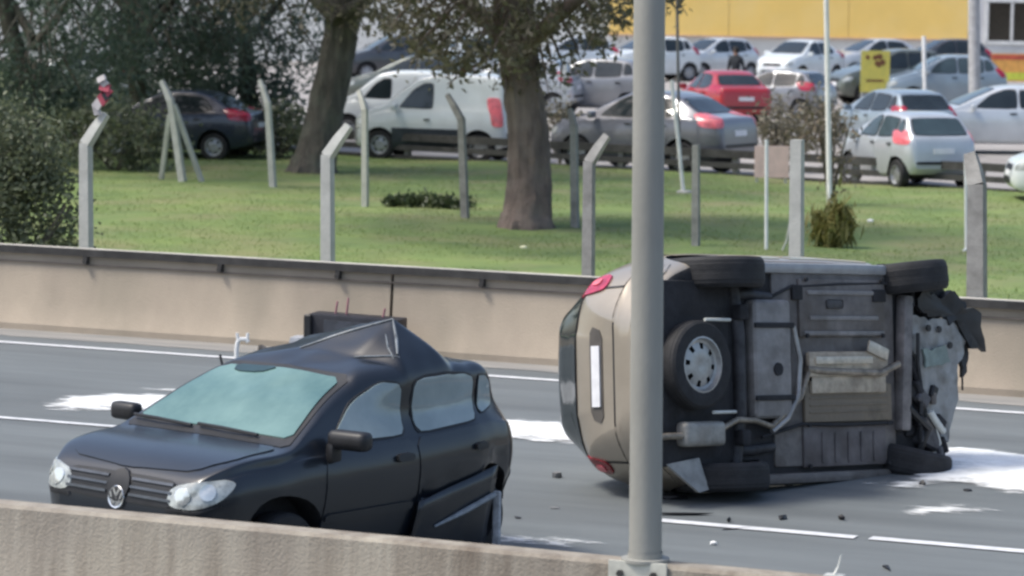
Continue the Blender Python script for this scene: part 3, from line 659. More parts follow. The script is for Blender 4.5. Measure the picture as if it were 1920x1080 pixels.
ub('shield_rib', (-.52, -.16, .118), (.26, .10, .03), mat('shield_bright', (.55, .50, .42)), .02, (18, 'Z'), parent=hs)
ub('tunnel_cover', (-.85, .10, .165), (.92, .15, .04), TAN, .016)
MB().tube([(-1.38, -.02, .14), (-1.2, .0, .12), (-.5, .02, .12), (-.25, -.05, .13)], .028, 12).build('exhaust_pipe', mat('exhaust', (.30, .26, .21), .5, .5, var=.3, scale=9), t2, smooth=40)
ub('fuel_tank', (-1.78, -.10, .19), (.44, .92, .13), GREYL, .05, seg=3)
ub('tank_strap', (-1.78, -.36, .118), (.46, .04, .018), DARKM, .006); ub('tank_strap', (-1.78, .20, .118), (.46, .04, .018), DARKM, .006)
MB().lathe([(.001, 0), (.05, 0), (.055, .03)], (-1.74, -.02, .112), 'z', 16).build('tank_drain', DARKM, t2)
MB().tube([(-1.52, -.35, .15), (-1.47, -.1, .13), (-1.50, .18, .13), (-1.62, .36, .14), (-1.80, .46, .15)], .022, 10).build('brake_pipe', mat('pipe_grey', (.34, .33, .32), .4, .5), t2, smooth=40)
MB().tube([(-2.13, -.70, .24), (-2.10, -.3, .21), (-2.10, .3, .21), (-2.13, .70, .24)], [.05, .055, .055, .05], 14).build('rear_axle', mat('axle_dark', (.05, .05, .055), .6, .3, var=.3, scale=8), t2, smooth=40)
for sg in (1, -1):
    MB().tube([(-2.24, sg * .60, .30), (-1.98, sg * .60, .22), (-1.72, sg * .58, .22)], [.05, .045, .04], 10).build('trailing_arm', mat('axle_dark', (.05, .05, .055)), t2, smooth=40)
    MB().tube([(-2.30, sg * .56, .24), (-2.36, sg * .54, .40)], .045, 10).build('damper', GREYM, t2, smooth=40)
# spare wheel slung under the boot
c2.rw, keep = .335, c2.rw
c2.wheel((-2.66, -.06, .150), 1, RIMM, 40, parent=t2, rot=(R(90 + 180), 0, 0), wdt=.17, name='spare_wheel'); c2.rw = keep
MB().tube([(-2.60, -.40, .10), (-2.28, -.40, .13)], .013, 8).build('carrier_rod', PALE, t2)
MB().tube([(-2.55, .30, .08), (-2.24, .30, .13)], .013, 8).build('carrier_rod', PALE, t2)
mu = MB().add(*bevel_box((-2.60, .46, .165), (.46, .19, .13), .05, 3)).build('muffler', mat('muffler', (.33, .32, .295), .55, .3, var=.2, scale=7, dirt=((.2, .17, .14), 4, .5)), t2, smooth=40)
MB().tube([(-2.84, .47, .15), (-2.98, .47, .16), (-3.10, .48, .18)], .026, 12).build('tail_pipe', mat('exhaust', (.30, .26, .21)), t2, smooth=40)
MB().tube([(-2.38, .43, .16), (-2.2, .36, .15), (-2.0, .37, .15), (-1.8, .42, .15), (-1.45, .20, .15), (-1.36, .0, .14)], .024, 10).build('exhaust_pipe', mat('exhaust', (.30, .26, .21)), t2, smooth=40)
MB().add([(-2.95, .68, .2), (-2.62, .64, .17), (-2.55, .88, .14), (-2.66, .90, .14), (-2.95, .68, .23), (-2.62, .64, .2), (-2.55, .88, .17), (-2.66, .90, .17)], [(0, 1, 2, 3), (7, 6, 5, 4), (0, 4, 5, 1), (1, 5, 6, 2), (2, 6, 7, 3), (3, 7, 4, 0)]).build('mud_flap', mat('flap_grey', (.30, .30, .29), .6, var=.2), t2)
for k in range(5):
    ub('floor_rib', (-1.16 + k * .16, .60, .178), (.022, .24, .014), mat('floor_purple', (.2, .2, .2)), .006, None, 1)
for k in range(4):
    ub('floor_rib', (-.83, .155 + k * .055, .170), (.98, .018, .012), TAND, .005, None, 1)
ub('jacking_plate', (-.42, -.60, .18), (.16, .10, .03), DARKM, .01); ub('jacking_plate', (-1.42, -.62, .19), (.12, .12, .03), DARKM, .01)
ub('floor_recess', (-.98, -.53, .176), (.20, .07, .02), mat('stain_dark', (.07, .068, .07), .7, var=.3, scale=9), .02)
MB().tube([(-.30, -.70, .19), (-.9, -.69, .185), (-1.5, -.66, .19), (-1.95, -.5, .2)], .012, 6).build('brake_line', DARKM, t2)
MB().tube([(-.30, .42, .165), (-.9, .425, .16), (-1.42, .41, .165), (-1.9, .50, .17)], .014, 6).build('fuel_line', DARKM, t2)
bl_ = MB()
for x, y in [(-.40, -.28), (-1.34, -.28), (-.40, -.72), (-1.34, -.72), (-.36, .42), (-1.34, .42), (-.36, .74), (-1.34, .74), (-.45, .06), (-1.3, .06), (-1.6, -.5), (-1.96, -.5), (-1.6, .32), (-1.96, .32), (-.14, -.5), (-.12, .4)]:
    bl_.lathe([(.001, -.016), (.018, -.016), (.02, 0)], (x, y, .165), 'z', 6)
bl_.build('underbody_bolts', DARKM, t2, kind='stuff')
ub('axle_bracket', (-2.12, -.46, .17), (.10, .12, .10), DARKM, .02); ub('axle_bracket', (-2.12, .50, .17), (.10, .12, .10), DARKM, .02)
# front subframe, undertray, ripped bumper
ub('crossmember', (-.13, -.06, .17), (.12, 1.10, .10), mat('cross_grey', (.20, .185, .18), .6, .2, var=.25, scale=6), .03, (4, 'Z'))
def ragged(name, pts, z, th, m, seed, amp=.03):
    o = []
    for i in range(len(pts)):
        a, b = Vector(pts[i]), Vector(pts[(i + 1) % len(pts)]); n = max(2, int((b - a).length / .05))
        for k in range(n):
            q = a + (b - a) * k / n; nn = Vector((b.y - a.y, a.x - b.x)).normalized() if (b - a).length else Vector((0, 0))
            o.append(q + nn * amp * mnoise.noise((q.x * 14, q.y * 14, seed)))
    c = sum(o, Vector((0, 0))) / len(o); n = len(o); V = []
    zz = lambda q: z + .03 * mnoise.noise((q.x * 6, q.y * 6, seed + 3))
    for f_ in (1, .7, .4): V += [((c + (q - c) * f_).x, (c + (q - c) * f_).y, zz(c + (q - c) * f_)) for q in o]
    V.append((c.x, c.y, zz(c))); V += [(q.x, q.y, zz(q) + th) for q in o]
    Fc = []
    for r_ in (0, 1): Fc += [(r_ * n + i, r_ * n + (i + 1) % n, (r_ + 1) * n + (i + 1) % n, (r_ + 1) * n + i) for i in range(n)]
    Fc += [(2 * n + i, 2 * n + (i + 1) % n, 3 * n) for i in range(n)] + [(i, (i + 1) % n, 3 * n + 1 + (i + 1) % n, 3 * n + 1 + i) for i in range(n)]
    return MB().add(V, Fc).build(name, m, t2, smooth=40)
ut = ragged('undertray', [(-.02, -.44), (.54, -.40), (.66, -.24), (.56, -.05), (.54, .24), (.38, .60), (.20, .56), (.06, .10), (-.04, -.20)], .15, .03, SHIELD, 4, .05)
ragged('undertray_patch', [(.06, -.16), (.34, -.20), (.42, -.06), (.08, -.02)], .118, .02, mat('patch_green', (.20, .25, .23), .6, var=.2, scale=8), 9, .03)
for x, y in ((.14, -.34), (.28, -.33), (.42, -.20)):
    MB().lathe([(.001, 0), (.028, 0), (.03, .012)], (x, y, .112), 'z', 10).build('tray_hole', TRIM, t2)
ragged('bumper_shard', [(.10, -.72), (.62, -.66), (.80, -.42), (.76, -.22), (.66, -.30), (.60, -.48), (.36, -.56), (.06, -.58)], .19, .05, TRIM, 2, .07)
ragged('bumper_shard', [(.05, -.64), (.50, -.60), (.86, -.46), (.90, -.20), (.78, -.16), (.66, -.34), (.34, -.44), (.06, -.46)], .13, .05, TRIM, 21, .09)
ragged('bumper_shard', [(.66, -.28), (.80, -.30), (.80, -.14), (.72, .06), (.68, -.08)], .22, .04, TRIM, 6, .05)
MB().tube([(.70, .0, .22), (.69, .10, .21), (.70, .17, .22)], .009, 6).build('hanging_wire', TRIM, t2)
ub('engine_block', (.12, .28, .30), (.42, .52, .22), DARKM, .04)
ub('gearbox', (.18, .52, .22), (.26, .24, .18), mat('gearbox', (.10, .10, .11), .5, .4, var=.3, scale=9), .05, (20, 'Z'), 3)
ub('engine_tray_lip', (.36, -.02, .235), (.12, .95, .05), GREYM, .02)
for pts, r_, m_ in (([(-.06, -.1, .16), (.05, .2, .13), (.02, .5, .14), (.10, .68, .2)], .022, DARKM), ([(-.12, .30, .15), (.10, .48, .12), (.06, .72, .22)], .035, TRIM), ([(.0, -.30, .12), (-.02, -.05, .11), (.03, .16, .12), (.0, .36, .11)], .016, TRIM), ([(.22, .46, .14), (.28, .60, .14), (.24, .72, .2)], .014, PALE), ([(-.05, -.52, .15), (.02, -.64, .2), (.02, -.74, .25)], .035, DARKM), ([(.12, .34, .11), (.20, .44, .10), (.30, .50, .12)], .03, PALE)):
    MB().tube(pts, r_, 8).build('suspension_arm' if r_ > .03 else 'hose', m_, t2, smooth=40)
random.seed(11)
for k in range(16):
    x, y = random.uniform(-.04, .34), random.uniform(.12, .70)
    q = random.choice([DARKM, TRIM, DARKM, GREYM, mat('gearbox', (.10, .10, .11))])
    ub('engine_fragment', (x, y, random.uniform(.12, .22)), (random.uniform(.05, .15), random.uniform(.04, .12), random.uniform(.04, .1)), q, .012, (random.uniform(0, 90), 'Z'), 1)
ragged('wheel_liner', [(-.30, -.86), (.34, -.86), (.40, -.60), (.06, -.52), (-.26, -.58)], .24, .04, DARKM, 12, .03)
ragged('wheel_liner', [(-2.56, -.86), (-1.92, -.86), (-1.90, -.62), (-2.5, -.60)], .26, .04, DARKM, 13, .02)
ragged('wheel_liner', [(-2.56, .60), (-1.92, .58), (-1.90, .84), (-2.5, .86)], .26, .04, DARKM, 14, .02)
ragged('wheel_liner', [(-.34, .50), (.30, .52), (.36, .84), (-.30, .86)], .26, .04, DARKM, 15, .03)

# ------------------------------------------------------------------ cars parked beyond the grass
def paint(name, c, met=.3): return mat(name, c, .3, met, .8, var=.05, scale=2)
def parked(label, spec, px, py, al, pm, kx=.85, ky=.95, kz=1.0, red=REDL, glass=None, front=True, rear=True, cat='car', name='parked_car', nudge=(0, 0)):
    p = at(px, py); t = thing(name, label, cat, (p.x, p.y, .014), R(al) + YAW, 'vehicles parked behind the grass')
    c = Car(spec, pm, kx, ky, kz, nst=30, ch=1, root=t, glass=glass)
    c.glazing(rings=3); c.lights(red, front, rear); c.wheels(ALLOY, n=18, holes=6); c.mirrors()
    return c, t
WHITE = paint('white_car_paint', (.66, .70, .71), 0); SILV = paint('silver_car_paint', (.50, .53, .56)); LSILV = paint('light_silver_paint', (.62, .65, .67))
GREYC = paint('grey_car_paint', (.16, .165, .19)); DGREY = paint('dark_grey_paint', (.06, .065, .075)); REDC = paint('red_car_paint', (.36, .015, .02), 0)
OLIVE = paint('grey_green_paint', (.10, .115, .10)); BLUEG = paint('blue_grey_paint', (.26, .32, .37)); NAVYP = paint('dark_blue_paint', (.009, .018, .042), 0)
cv, tv = parked('white panel van facing left between the two big tree trunks', VAN, 822, 300, 163, WHITE, .80, .90, .99, REDPINK, cat='van', name='panel_van')
cv.patch('side_skirt', 90, [(-.36, .24), (-2.28, .24), (-2.30, .68), (-.34, .68)], mat('van_trim', (.03, .04, .05), .6), off=.014, thick=.02, rings=3, rnd=0)
cv.patch('side_skirt', -90, [(-.36, .24), (-2.28, .24), (-2.30, .68), (-.34, .68)], mat('van_trim', (.03, .04, .05)), off=.014, thick=.02, rings=3, rnd=0)
for vw in (0, 180):
    cv.patch('bumper_cover', vw, [(-.70, .38), (.70, .38), (.72, .62), (-.72, .62)], mat('van_trim', (.03, .04, .05)), off=.014, thick=.02, rings=3, rnd=0)
parked('white van roof showing behind the front panel van', VAN, 742, 262, 165, WHITE, .72, .88, .88, cat='van', name='panel_van')
parked('grey green car far behind the white panel van', HATCH, 775, 206, 170, OLIVE, .95, 1, 1.05)
parked('dark grey saloon with pink tail lamps between the trunk and the lamp post', SEDAN, 1222, 322, 147, GREYC, .92, 1.05, 1.12, REDPINK)
parked('grey car in the row behind the dark saloon, left of the lamp post', HATCH, 1110, 218, 160, paint('mid_grey_paint', (.24, .25, .27)), .95, 1, 1.1)
parked('red saloon seen from behind in front of the standing person', SEDAN, 1356, 236, 108, REDC, .72, .95, 1.0)
parked('white hatchback at the back row left of the standing person', HATCH, 1335, 150, 215, LSILV, .92, .95, 1.06)
parked('white saloon facing the camera in the back row under the yellow wall', SEDAN, 1500, 158, 232, WHITE, .86, 1.0, 1.10)
parked('dark green car half hidden behind the yellow notice board', HATCH, 1668, 198, 196, OLIVE, .95, 1, 1.18, glass=GLASSD)
parked('blue grey car beside the white pole, right of the yellow notice board', HATCH, 1765, 206, 187, BLUEG, .95, 1, 1.12, glass=GLASSB)
parked('silver hatchback with lit pink tail lamps behind the low guard rail', HATCH, 1698, 350, 112, SILV, .74, .98, .98, REDPINK, glass=GLASSB)
parked('silver car with dark rear window just behind the silver hatchback', HATCH, 1676, 288, 112, BLUEG, .86, 1.0, .99)
parked('pale silver crossover facing left at the right end of the car park', HATCH, 1868, 287, 184, LSILV, 1.08, 1.0, 1.05)
parked('white car at the right edge with only its nose showing', HATCH, 2085, 386, 178, WHITE, .95, 1.0, 1.0)
parked('dark blue car with red tail lamp in the shade of the left trees', SEDAN, 335, 298, 166, NAVYP, .82, .95, .98)

for args in (('white hatchback in the back row partly behind the lamp post', HATCH, 1215, 152, 205, WHITE, .95, 1, 1.1),
        ('pale silver car in the back row above the big trunk crown', HATCH, 1065, 150, 190, LSILV, .95, 1, 1.1),
        ('white car in the back row above the white van', HATCH, 880, 150, 200, WHITE, .95, 1, 1.1),
        ('dark grey car in the back row left of the leaves above the van', HATCH, 735, 152, 195, DGREY, .95, 1, 1.1),
        ('silver car in the back row behind the yellow notice board', SEDAN, 1640, 152, 200, SILV, .9, 1, 1.1),
        ('dark car in the back row behind the white car park pole', HATCH, 1765, 155, 195, DGREY, .95, 1, 1.12),
        ('mid grey hatchback between the red saloon and the white saloon row', HATCH, 1455, 222, 150, paint('mid_grey_paint', (.24, .25, .27)), .8, 1, .92),
        ('silver hatchback right behind the big brown trunk', HATCH, 968, 218, 165, SILV, .9, 1, 1.1),
        ('white hatchback in the shade between the left trees', HATCH, 150, 205, 175, WHITE, .9, 1, 1.1)):
    parked(*args)
# low guard rail between the grass and the cars
gr = thing('guard_rail', 'low dark guard rail along the car park edge', 'guard rail', (0, 0, 0))
rot = Matrix.Rotation(math.atan2(gdir.y, gdir.x), 3, 'Z'); WOOD = mat('rail_shade_dark', (.06, .058, .056), .8, var=.25, scale=5)
WOODL = mat('rail_post', (.26, .25, .235), .8, var=.2, scale=5)
c = gA.lerp(gB, .45); Lr = 62
for zz, hh in ((.50, .15), (.28, .11), (.09, .07)):  # rails thickened and near-black to paint in the shade under the cars
    MB().box((c.x, c.y - .12, zz), (Lr, .07, hh), rot).build('rail', WOOD, gr)
nd = gdir.cross(Vector((0, 0, 1))).normalized()
for i in range(25):
    p = c + gdir * ((i - 12) * 2.6 + .55)
    MB().box((p.x, p.y - .05, .27), (.12, .10, .54), rot).build('post', WOODL, gr)

# ------------------------------------------------------------------ fence posts
FP = 'concrete fence posts on the grass'
def post(label, Y, base, bend, tip, wd, m=CONCP, parent=None, name='fence_post', zb=None):
    b = at_y(*base, Y); q = at_y(*bend, Y); z0 = gz(b.x, Y) - .15 if zb is None else zb
    t = thing(name, label, 'post', (b.x, Y, z0 + .15), 0, FP)
    o = Vector((b.x, Y, z0 + .15)); r = wd * F / 6000
    mb = MB(); foot = Vector((b.x, Y, z0)) - o; top = q - o
    k = mb.tube([foot, foot.lerp(top, .5), top], [r * 1.0, r * .95, r * .88], 4)
    mb.build('shaft', m, t)
    if tip:
        e = at_y(*tip, Y) - o; e.y += .10
        MB().tube([top + Vector((0, 0, -.02)), top.lerp(e, .5), e], [r * .9, r * .8, r * .62], 4).build('arm', m, t)
    return t
Y1 = YF + .55
post('pale bent concrete post nearest the left bush', Y1, (163, 447), (161, 268), (190, 214), .088)
post('pale bent concrete post in the barrier row in front of the leaning trunk', Y1, (617, 470), (614, 290), (647, 236), .088)
post('slim bent concrete post in the barrier row left of the lamp post', Y1, (1105, 493), (1105, 302), (1132, 255), .080, CONCD)
post('thick straight grey post right above the overturned car', Y1 - .05, (1497, 490), (1495, 262), None, .092)
post('broad weathered post right of the overturned car front wheel', Y1, (1838, 520), (1832, 345), (1815, 290), .125, CONCD)
def gy(px, py): return at(px, py, .08).y
post('pale bent post on the grass right of the tripod post', gy(513, 348), (513, 348), (502, 192), (482, 150), .075)
post('bent post on the grass between the leaning trunk and the white van', gy(685, 386), (685, 386), (684, 205), (668, 170), .068)
post('dark topped bent post standing in front of the white van', gy(873, 408), (873, 408), (865, 222), (834, 178), .078, CONCD)
post('grey post on the grass touching the big brown trunk on its right', gy(1079, 425), (1079, 425), (1076, 235), (1064, 205), .078, CONCD)
post('straight grey post on the grass just right of the lamp post', gy(1305, 462), (1305, 462), (1305, 272), None, .072, CONCD)
# strutted corner post
Yt = gy(343, 338)
tp = post('strutted concrete corner post with two braces on the left lawn', Yt, (345, 338), (320, 188), (298, 152), .085, name='strutted_post')
o = Vector(tp.location)
for (a, b, dy) in (((318, 216), (284, 332), .35), ((326, 196), (368, 326), .25)):
    pa, pb_ = at_y(*a, Yt) - o, at_y(*b, Yt) - o; pb_.y += dy; pb_.z = -.05
    MB().tube([pa, pb_], .055, 4).build('brace', CONCP, tp)
# thin poles
def pole(label, px, base, top, r, m, z1=None, name='thin_pole'):
    b = at(px if not isinstance(base, tuple) else base[0], base if not isinstance(base, tuple) else base[1], .05)
    e = at_d(top[0], top[1], b); t = thing(name, label, 'pole', (b.x, b.y, b.z))
    d = e - b; d = d * (1 if z1 is None else z1 / d.z)
    MB().tube([Vector((0, 0, -.1)), d * .5, d], r, 10).build('shaft', m, t, smooth=40); return t
t = pole('leaning white pole with block foot right of the lamp post', 0, (1283, 366), (1259, 150), .035, WHITEP)
MB().add(*bevel_box((0, 0, .02), (.24, .22, .14), .03, 1)).build('foot_block', CONCP, t)
pole('thin dark pole rising behind the lamp post to the picture top', 0, (1275, 330), (1270, 40), .030, mat('pole_dark', (.12, .12, .12), .6), 5.5)
t = pole('thin white pole left of the thick straight post', 0, (1437, 472), (1437, 262), .026, WHITEP)
MB().tube([(0, 0, .02), (.12, -.05, .0), (.26, -.1, .02), (.33, -.1, .18), (.40, -.1, .62)], .016, 6).build('bent_wire', mat('wire_pale', (.55, .54, .5), .6), t, smooth=40)
pole('tall white pole with brown lower end behind the dry bush', 0, (1556, 392), (1549, 0), .045, WHITEP, 5.5)
pole('white pole in the car park between two dark cars', 0, (1735, 205), (1732, 68), .06, WHITEP)
pole('wide grey post in the car park left of the dark window', 0, (1828, 212), (1826, 0), .17, mat('car_park_post', (.40, .40, .40), .7), 5.0)
t = pole('thin pale stay wire post beside the broad weathered post', 0, (1812, 470), (1810, 290), .022, WHITEP)
MB().tube([(0, 0, .03), (-.06, -.1, -.03), (-.16, -.25, -.02)], .018, 6).build('bent_foot', WHITEP, t, smooth=40)
# slatted white post at the trunk
b = at(1056, 300, .05); t = thing('slatted_sign_post', 'white post with short cross slats right of the big brown trunk', 'post', b, YAW)
MB().box((0, 0, .95), (.09, .07, 2.1)).build('post', WHITEP, t)
for zz, ln in ((1.75, .40), (1.50, .44), (1.25, .38), (1.0, .34)):
    MB().box((-.08, -.05, zz), (ln, .03, .08)).build('slat', WHITEP, t)
# striped cloth tied on the first post
q = at_y(192, 180, Y1); t = thing('tied_cloth', 'small red and white cloth tied to the top of the left bent post', 'cloth', q)
rib = [(-.07, -.20, 'w'), (-.085, -.12, 'w'), (-.03, -.05, 'r'), (.03, -.01, 'd'), (.075, .02, 'r'), (.02, .07, 'r'), (.03, .12, 'w'), (-.01, .17, 'w'), (-.03, .21, 'd')]
for k in range(len(rib) - 1):
    (x0, z0, m_), (x1, z1, _) = rib[k], rib[k + 1]; d = Vector((x1 - x0, 0, z1 - z0)).normalized(); nn = Vector((-d.z, 0, d.x)) * (.045 + .012 * (k % 3)); a = Vector((x0, -.02 * (k % 2), z0)) - d * .012; b = Vector((x1, .02 * (k % 2), z1)) + d * .012
    th_ = Vector((0, .03, 0)); P_ = [a - nn, a + nn * .8, b + nn, b - nn * .7]
    MB().add(P_ + [p + th_ for p in P_], [(0, 1, 2, 3), (7, 6, 5, 4), (0, 4, 5, 1), (1, 5, 6, 2), (2, 6, 7, 3), (3, 7, 4, 0)]).build('fold', {'w': mat('cloth_white', (.40, .38, .38), .85), 'r': mat('cloth_red', (.34, .06, .09), .85), 'd': TRIM}[m_], t)

# ------------------------------------------------------------------ shop building, boards
bp_ = at(1480, 130); bl = thing('shop_building', 'low white commercial building with a wide yellow fascia at the back of the car park', 'building', bp_, YAW)
WALLW = mat('white_render', (.70, .70, .67), .9, var=.06, scale=.8, bump=.1); YEL = mat('yellow_fascia', (.97, .66, .19), .55, var=.03, scale=.6, dirt=((.97, .72, .30), .5, .5))
ps = 1 / ((bp_ - EYE).dot(FW) / F); bx_ = lambda px: (px - 1480) / ps; bz_ = lambda py: 4 - (py + 52) / ps
MB().box(((-70 + bx_(1815)) / 2, .25, 2.6), (70 + bx_(1815), .5, 5.2)).build('wall', WALLW, bl)
x0_, x1_ = bx_(1140), bx_(1812); wd_ = (x1_ - x0_) / 3
for k in range(3):
    MB().box((x0_ + wd_ * (k + .5), -.06, (bz_(68) + 4.6) / 2), (wd_ - .02, .11, 4.6 - bz_(68))).build('fascia_panel', YEL, bl)
MB().box(((x0_ + x1_) / 2, -.09, bz_(68) - .03), (x1_ - x0_, .18, .06)).build('fascia_trim', mat('trim_pink', (.62, .42, .33), .7), bl)
MB().box((bx_(1815) + 9, .15, 2.6), (18, .6, 5.2)).build('side_wall', mat('grey_render', (.62, .62, .63), .9, var=.06, scale=1), bl)
fx0, fx1, fz0, fz1 = bx_(1846), bx_(1990), bz_(74), bz_(0)
wf = MB(); 
for (cx, cz, dx, dz) in (((fx0 + fx1) / 2, fz0, fx1 - fx0 + .2, .14), ((fx0 + fx1) / 2, fz1 + .1, fx1 - fx0 + .2, .14), (fx0, (fz0 + fz1) / 2, .14, fz1 - fz0), (bx_(1893), (fz0 + fz1) / 2, .10, fz1 - fz0), (bx_(1942), (fz0 + fz1) / 2, .10, fz1 - fz0)):
    wf.box((cx, -.19, cz + .03), (dx, .09, dz))
wf_ = wf.build('window_frame', WHITEP, bl)
for a_, b_ in ((1846, 1893), (1893, 1942), (1942, 1990)):
    MB().box(((bx_(a_) + bx_(b_)) / 2, -.165, (fz0 + fz1) / 2 + .05), (bx_(b_) - bx_(a_), .03, fz1 - fz0)).build('pane', mat('shop_glass', (.035, .03, .025), .08), wf_)
# railing under the window
MB().box((bx_(1900), -.5, bz_(88)), (bx_(1960) - bx_(1850), .06, .06)).build('hand_rail', PALE, bl)
for q in (1872, 1893, 1914): MB().box((bx_(q), -.5, bz_(120)), (.07, .05, 1.3)).build('rail_post', PALE, bl)

def board(label, px, py_top, py_bot, wpx, base, col, name='notice_board', frame=None):
    b = at(px, base, .014); s_ = F / (b - EYE).dot(FW); hz_ = HZ + .0157 * (px - 960)
    z0, z1 = CAM_H - (py_bot - hz_) / s_, CAM_H - (py_top - hz_) / s_; wd = wpx / s_
    t = thing(name, label, 'sign', b, YAW); z0 -= .014; z1 -= .014
    MB().box((0, 0, (z0 + z1) / 2), (wd, .05, z1 - z0)).build('panel', col, t)
    for sx in (-1, 1): MB().box((sx * (wd / 2 - .05), .05, z1 / 2 - .02), (.05, .05, z1)).build('leg', frame or PALE, t)
    return t, wd, z0, z1
YS = mat('notice_yellow', (.62, .53, .10), .6, var=.1, scale=3, col2=(.44, .42, .10))
t, wd, z0, z1 = board('yellow notice board with dark smudged marks in front of the dark green car', 1639, 94, 172, 54, 205, YS)
DK = mat('dark_print', (.17, .07, .03), .7)
random.seed(5)
for k in range(7):
    cx, cz = random.uniform(-.28, .28) * wd, z1 - (z1 - z0) * random.uniform(.1, .38)
    MB().lathe([(.001, 0), (random.uniform(.05, .1), 0), (random.uniform(.04, .08), .01)], (cx, -.031, cz), 'y', 7).build('print_mark', DK, t)
MB().box((0, -.030, z1 - (z1 - z0) * .72), (wd * .62, .006, .06)).build('print_mark', DK, t)
t, wd, z0, z1 = board('yellow board with red top stripe and lime band under the dark window', 1905, 100, 152, 96, 176, mat('board_orange', (.80, .40, .10), .6), 'striped_board')
MB().box((0, -.030, z1 - .12), (wd, .006, .16)).build('stripe', mat('board_red', (.55, .10, .06), .6), t)
MB().box((.06, -.030, z0 + .18), (wd * .86, .006, .26)).build('stripe', mat('board_lime', (.62, .66, .08), .6), t)
t, wd, z0, z1 = board('pale pink panel standing on the grass between the two pale poles', 1446, 272, 331, 64, 348, mat('pink_panel', (.84, .60, .54), .8, var=.08), 'pink_panel')

# ------------------------------------------------------------------ person beyond the red car
def person():
    p = at(1378, 196); t = thing('person', 'person in dark clothes standing behind the red saloon', 'person', (p.x, p.y, .014), YAW + R(150))
    P = dict(pel=(0, 0, .92), che=(0, 0, 1.28), nk=(0, .01, 1.47), hd=(0, .03, 1.58), ht=(0, .02, 1.70), hl=(.10, 0, .88), kl=(.12, .05, .48), al=(.12, -.02, .08), tl=(.13, .14, .04), hr=(-.10, 0, .88), kr=(-.11, .0, .48), ar=(-.12, -.06, .08), tr=(-.13, .10, .04), sl=(.18, 0, 1.38), el=(.25, -.02, 1.10), wl=(.22, .12, .90), fl=(.20, .19, .84), sr=(-.18, 0, 1.38), er=(-.26, -.02, 1.10), wr=(-.24, .10, .88), fr=(-.22, .17, .82))
    rad = dict(pel=.15, che=.165, nk=.06, hd=.095, ht=.075, hl=.10, kl=.065, al=.05, tl=.045, hr=.10, kr=.065, ar=.05, tr=.045, sl=.075, el=.052, wl=.04, fl=.035, sr=.075, er=.052, wr=.04, fr=.035)
    E_ = [('pel', 'che'), ('che', 'nk'), ('nk', 'hd'), ('hd', 'ht'), ('pel', 'hl'), ('hl', 'kl'), ('kl', 'al'), ('al', 'tl'), ('pel', 'hr'), ('hr', 'kr'), ('kr', 'ar'), ('ar', 'tr'), ('che', 'sl'), ('sl', 'el'), ('el', 'wl'), ('wl', 'fl'), ('che', 'sr'), ('sr', 'er'), ('er', 'wr'), ('wr', 'fr')]
    ks = list(P); me = bpy.data.meshes.new('body'); me.from_pydata([P[k] for k in ks], [(ks.index(a), ks.index(b)) for a, b in E_], [])
    o = link('body', me); o.modifiers.new('s', 'SKIN')
    for k, sv in zip(ks, me.skin_vertices[0].data): sv.radius = (rad[k], rad[k] * (.75 if k in ('pel', 'che') else 1)); sv.use_root = k == 'pel'
    sb = o.modifiers.new('d', 'SUBSURF'); sb.levels = 1
    m2 = bpy.data.meshes.new_from_object(o.evaluated_get(bpy.context.evaluated_depsgraph_get())); bpy.data.objects.remove(o)
    m2.materials.clear()
    for q in (mat('dark_jacket', (.012, .016, .022), .8), mat('dark_trousers', (.02, .022, .03), .8), mat('skin', (.34, .2, .14), .6)): m2.materials.append(q)
    for f in m2.polygons: f.material_index = 2 if f.center.z > 1.49 or (f.center.z < .90 and abs(f.center.x) > .185) else (1 if f.center.z < .92 else 0); f.use_smooth = True
    link('body', m2, t)
    hb = MB(); hb.lathe([(.001, 1.745), (.06, 1.735), (.098, 1.69), (.108, 1.62), (.10, 1.56), (.085, 1.54)], (0, .0, 0), 'z', 14)
    hb.build('hair', mat('dark_hair', (.01, .009, .008), .8), t, smooth=50)
    MB().add(*bevel_box((0, .13, 1.615), (.03, .04, .05), .01, 1)).build('nose', mat('skin', (.34, .2, .14)), t)
person()

# ------------------------------------------------------------------ vegetation
def leaf_mesh(name, centers, sizes, m, parent=None, droop=0.0, asp=2.2, **props):
    n = len(centers); C_ = np.asarray(centers, float); s_ = np.asarray(sizes, float)[:, None]
    d = RNG.normal(size=(n, 3)); d[:, 2] = d[:, 2] * (1 - droop * .7) - droop * 1.3; d /= np.linalg.norm(d, axis=1)[:, None]
    r = RNG.normal(size=(n, 3)); u = np.cross(d, r); u /= np.linalg.norm(u, axis=1)[:, None]
    nn = np.cross(d, u)
    a = d * s_ * .5; b = u * s_ * .5 / asp
    V = np.stack([C_ - a, C_ + b * 1.0 - a * .05 + nn * s_ * .05, C_ + a, C_ - b * 1.0 - a * .05 + nn * s_ * .05], 1).reshape(-1, 3)
    me = bpy.data.meshes.new(name); me.vertices.add(4 * n); me.vertices.foreach_set('co', V.ravel())
    me.loops.add(4 * n); me.loops.foreach_set('vertex_index', np.arange(4 * n)); me.polygons.add(n)
    me.polygons.foreach_set('loop_start', np.arange(n) * 4); me.materials.append(m); me.update(calc_edges=True); me.validate()
    return link(name, me, parent, kind='stuff', **props)
def clumps(c, r, nc, per, spread, zmin=-99, shell=.55):
    out = []
    while len(out) < nc:
        p = RNG.normal(size=3); p /= np.linalg.norm(p); q = p * (shell + (1 - shell) * RNG.random()) ** .6
        g = np.array(c) + q * np.array(r)
        if g[2] > zmin: out.append(g)
    pts = []
    for g in out: pts.append(g + RNG.normal(size=(per, 3)) * np.array(spread) * (.5 + RNG.random()))
    pts = np.concatenate(pts); return pts[pts[:, 2] > zmin - .3], out
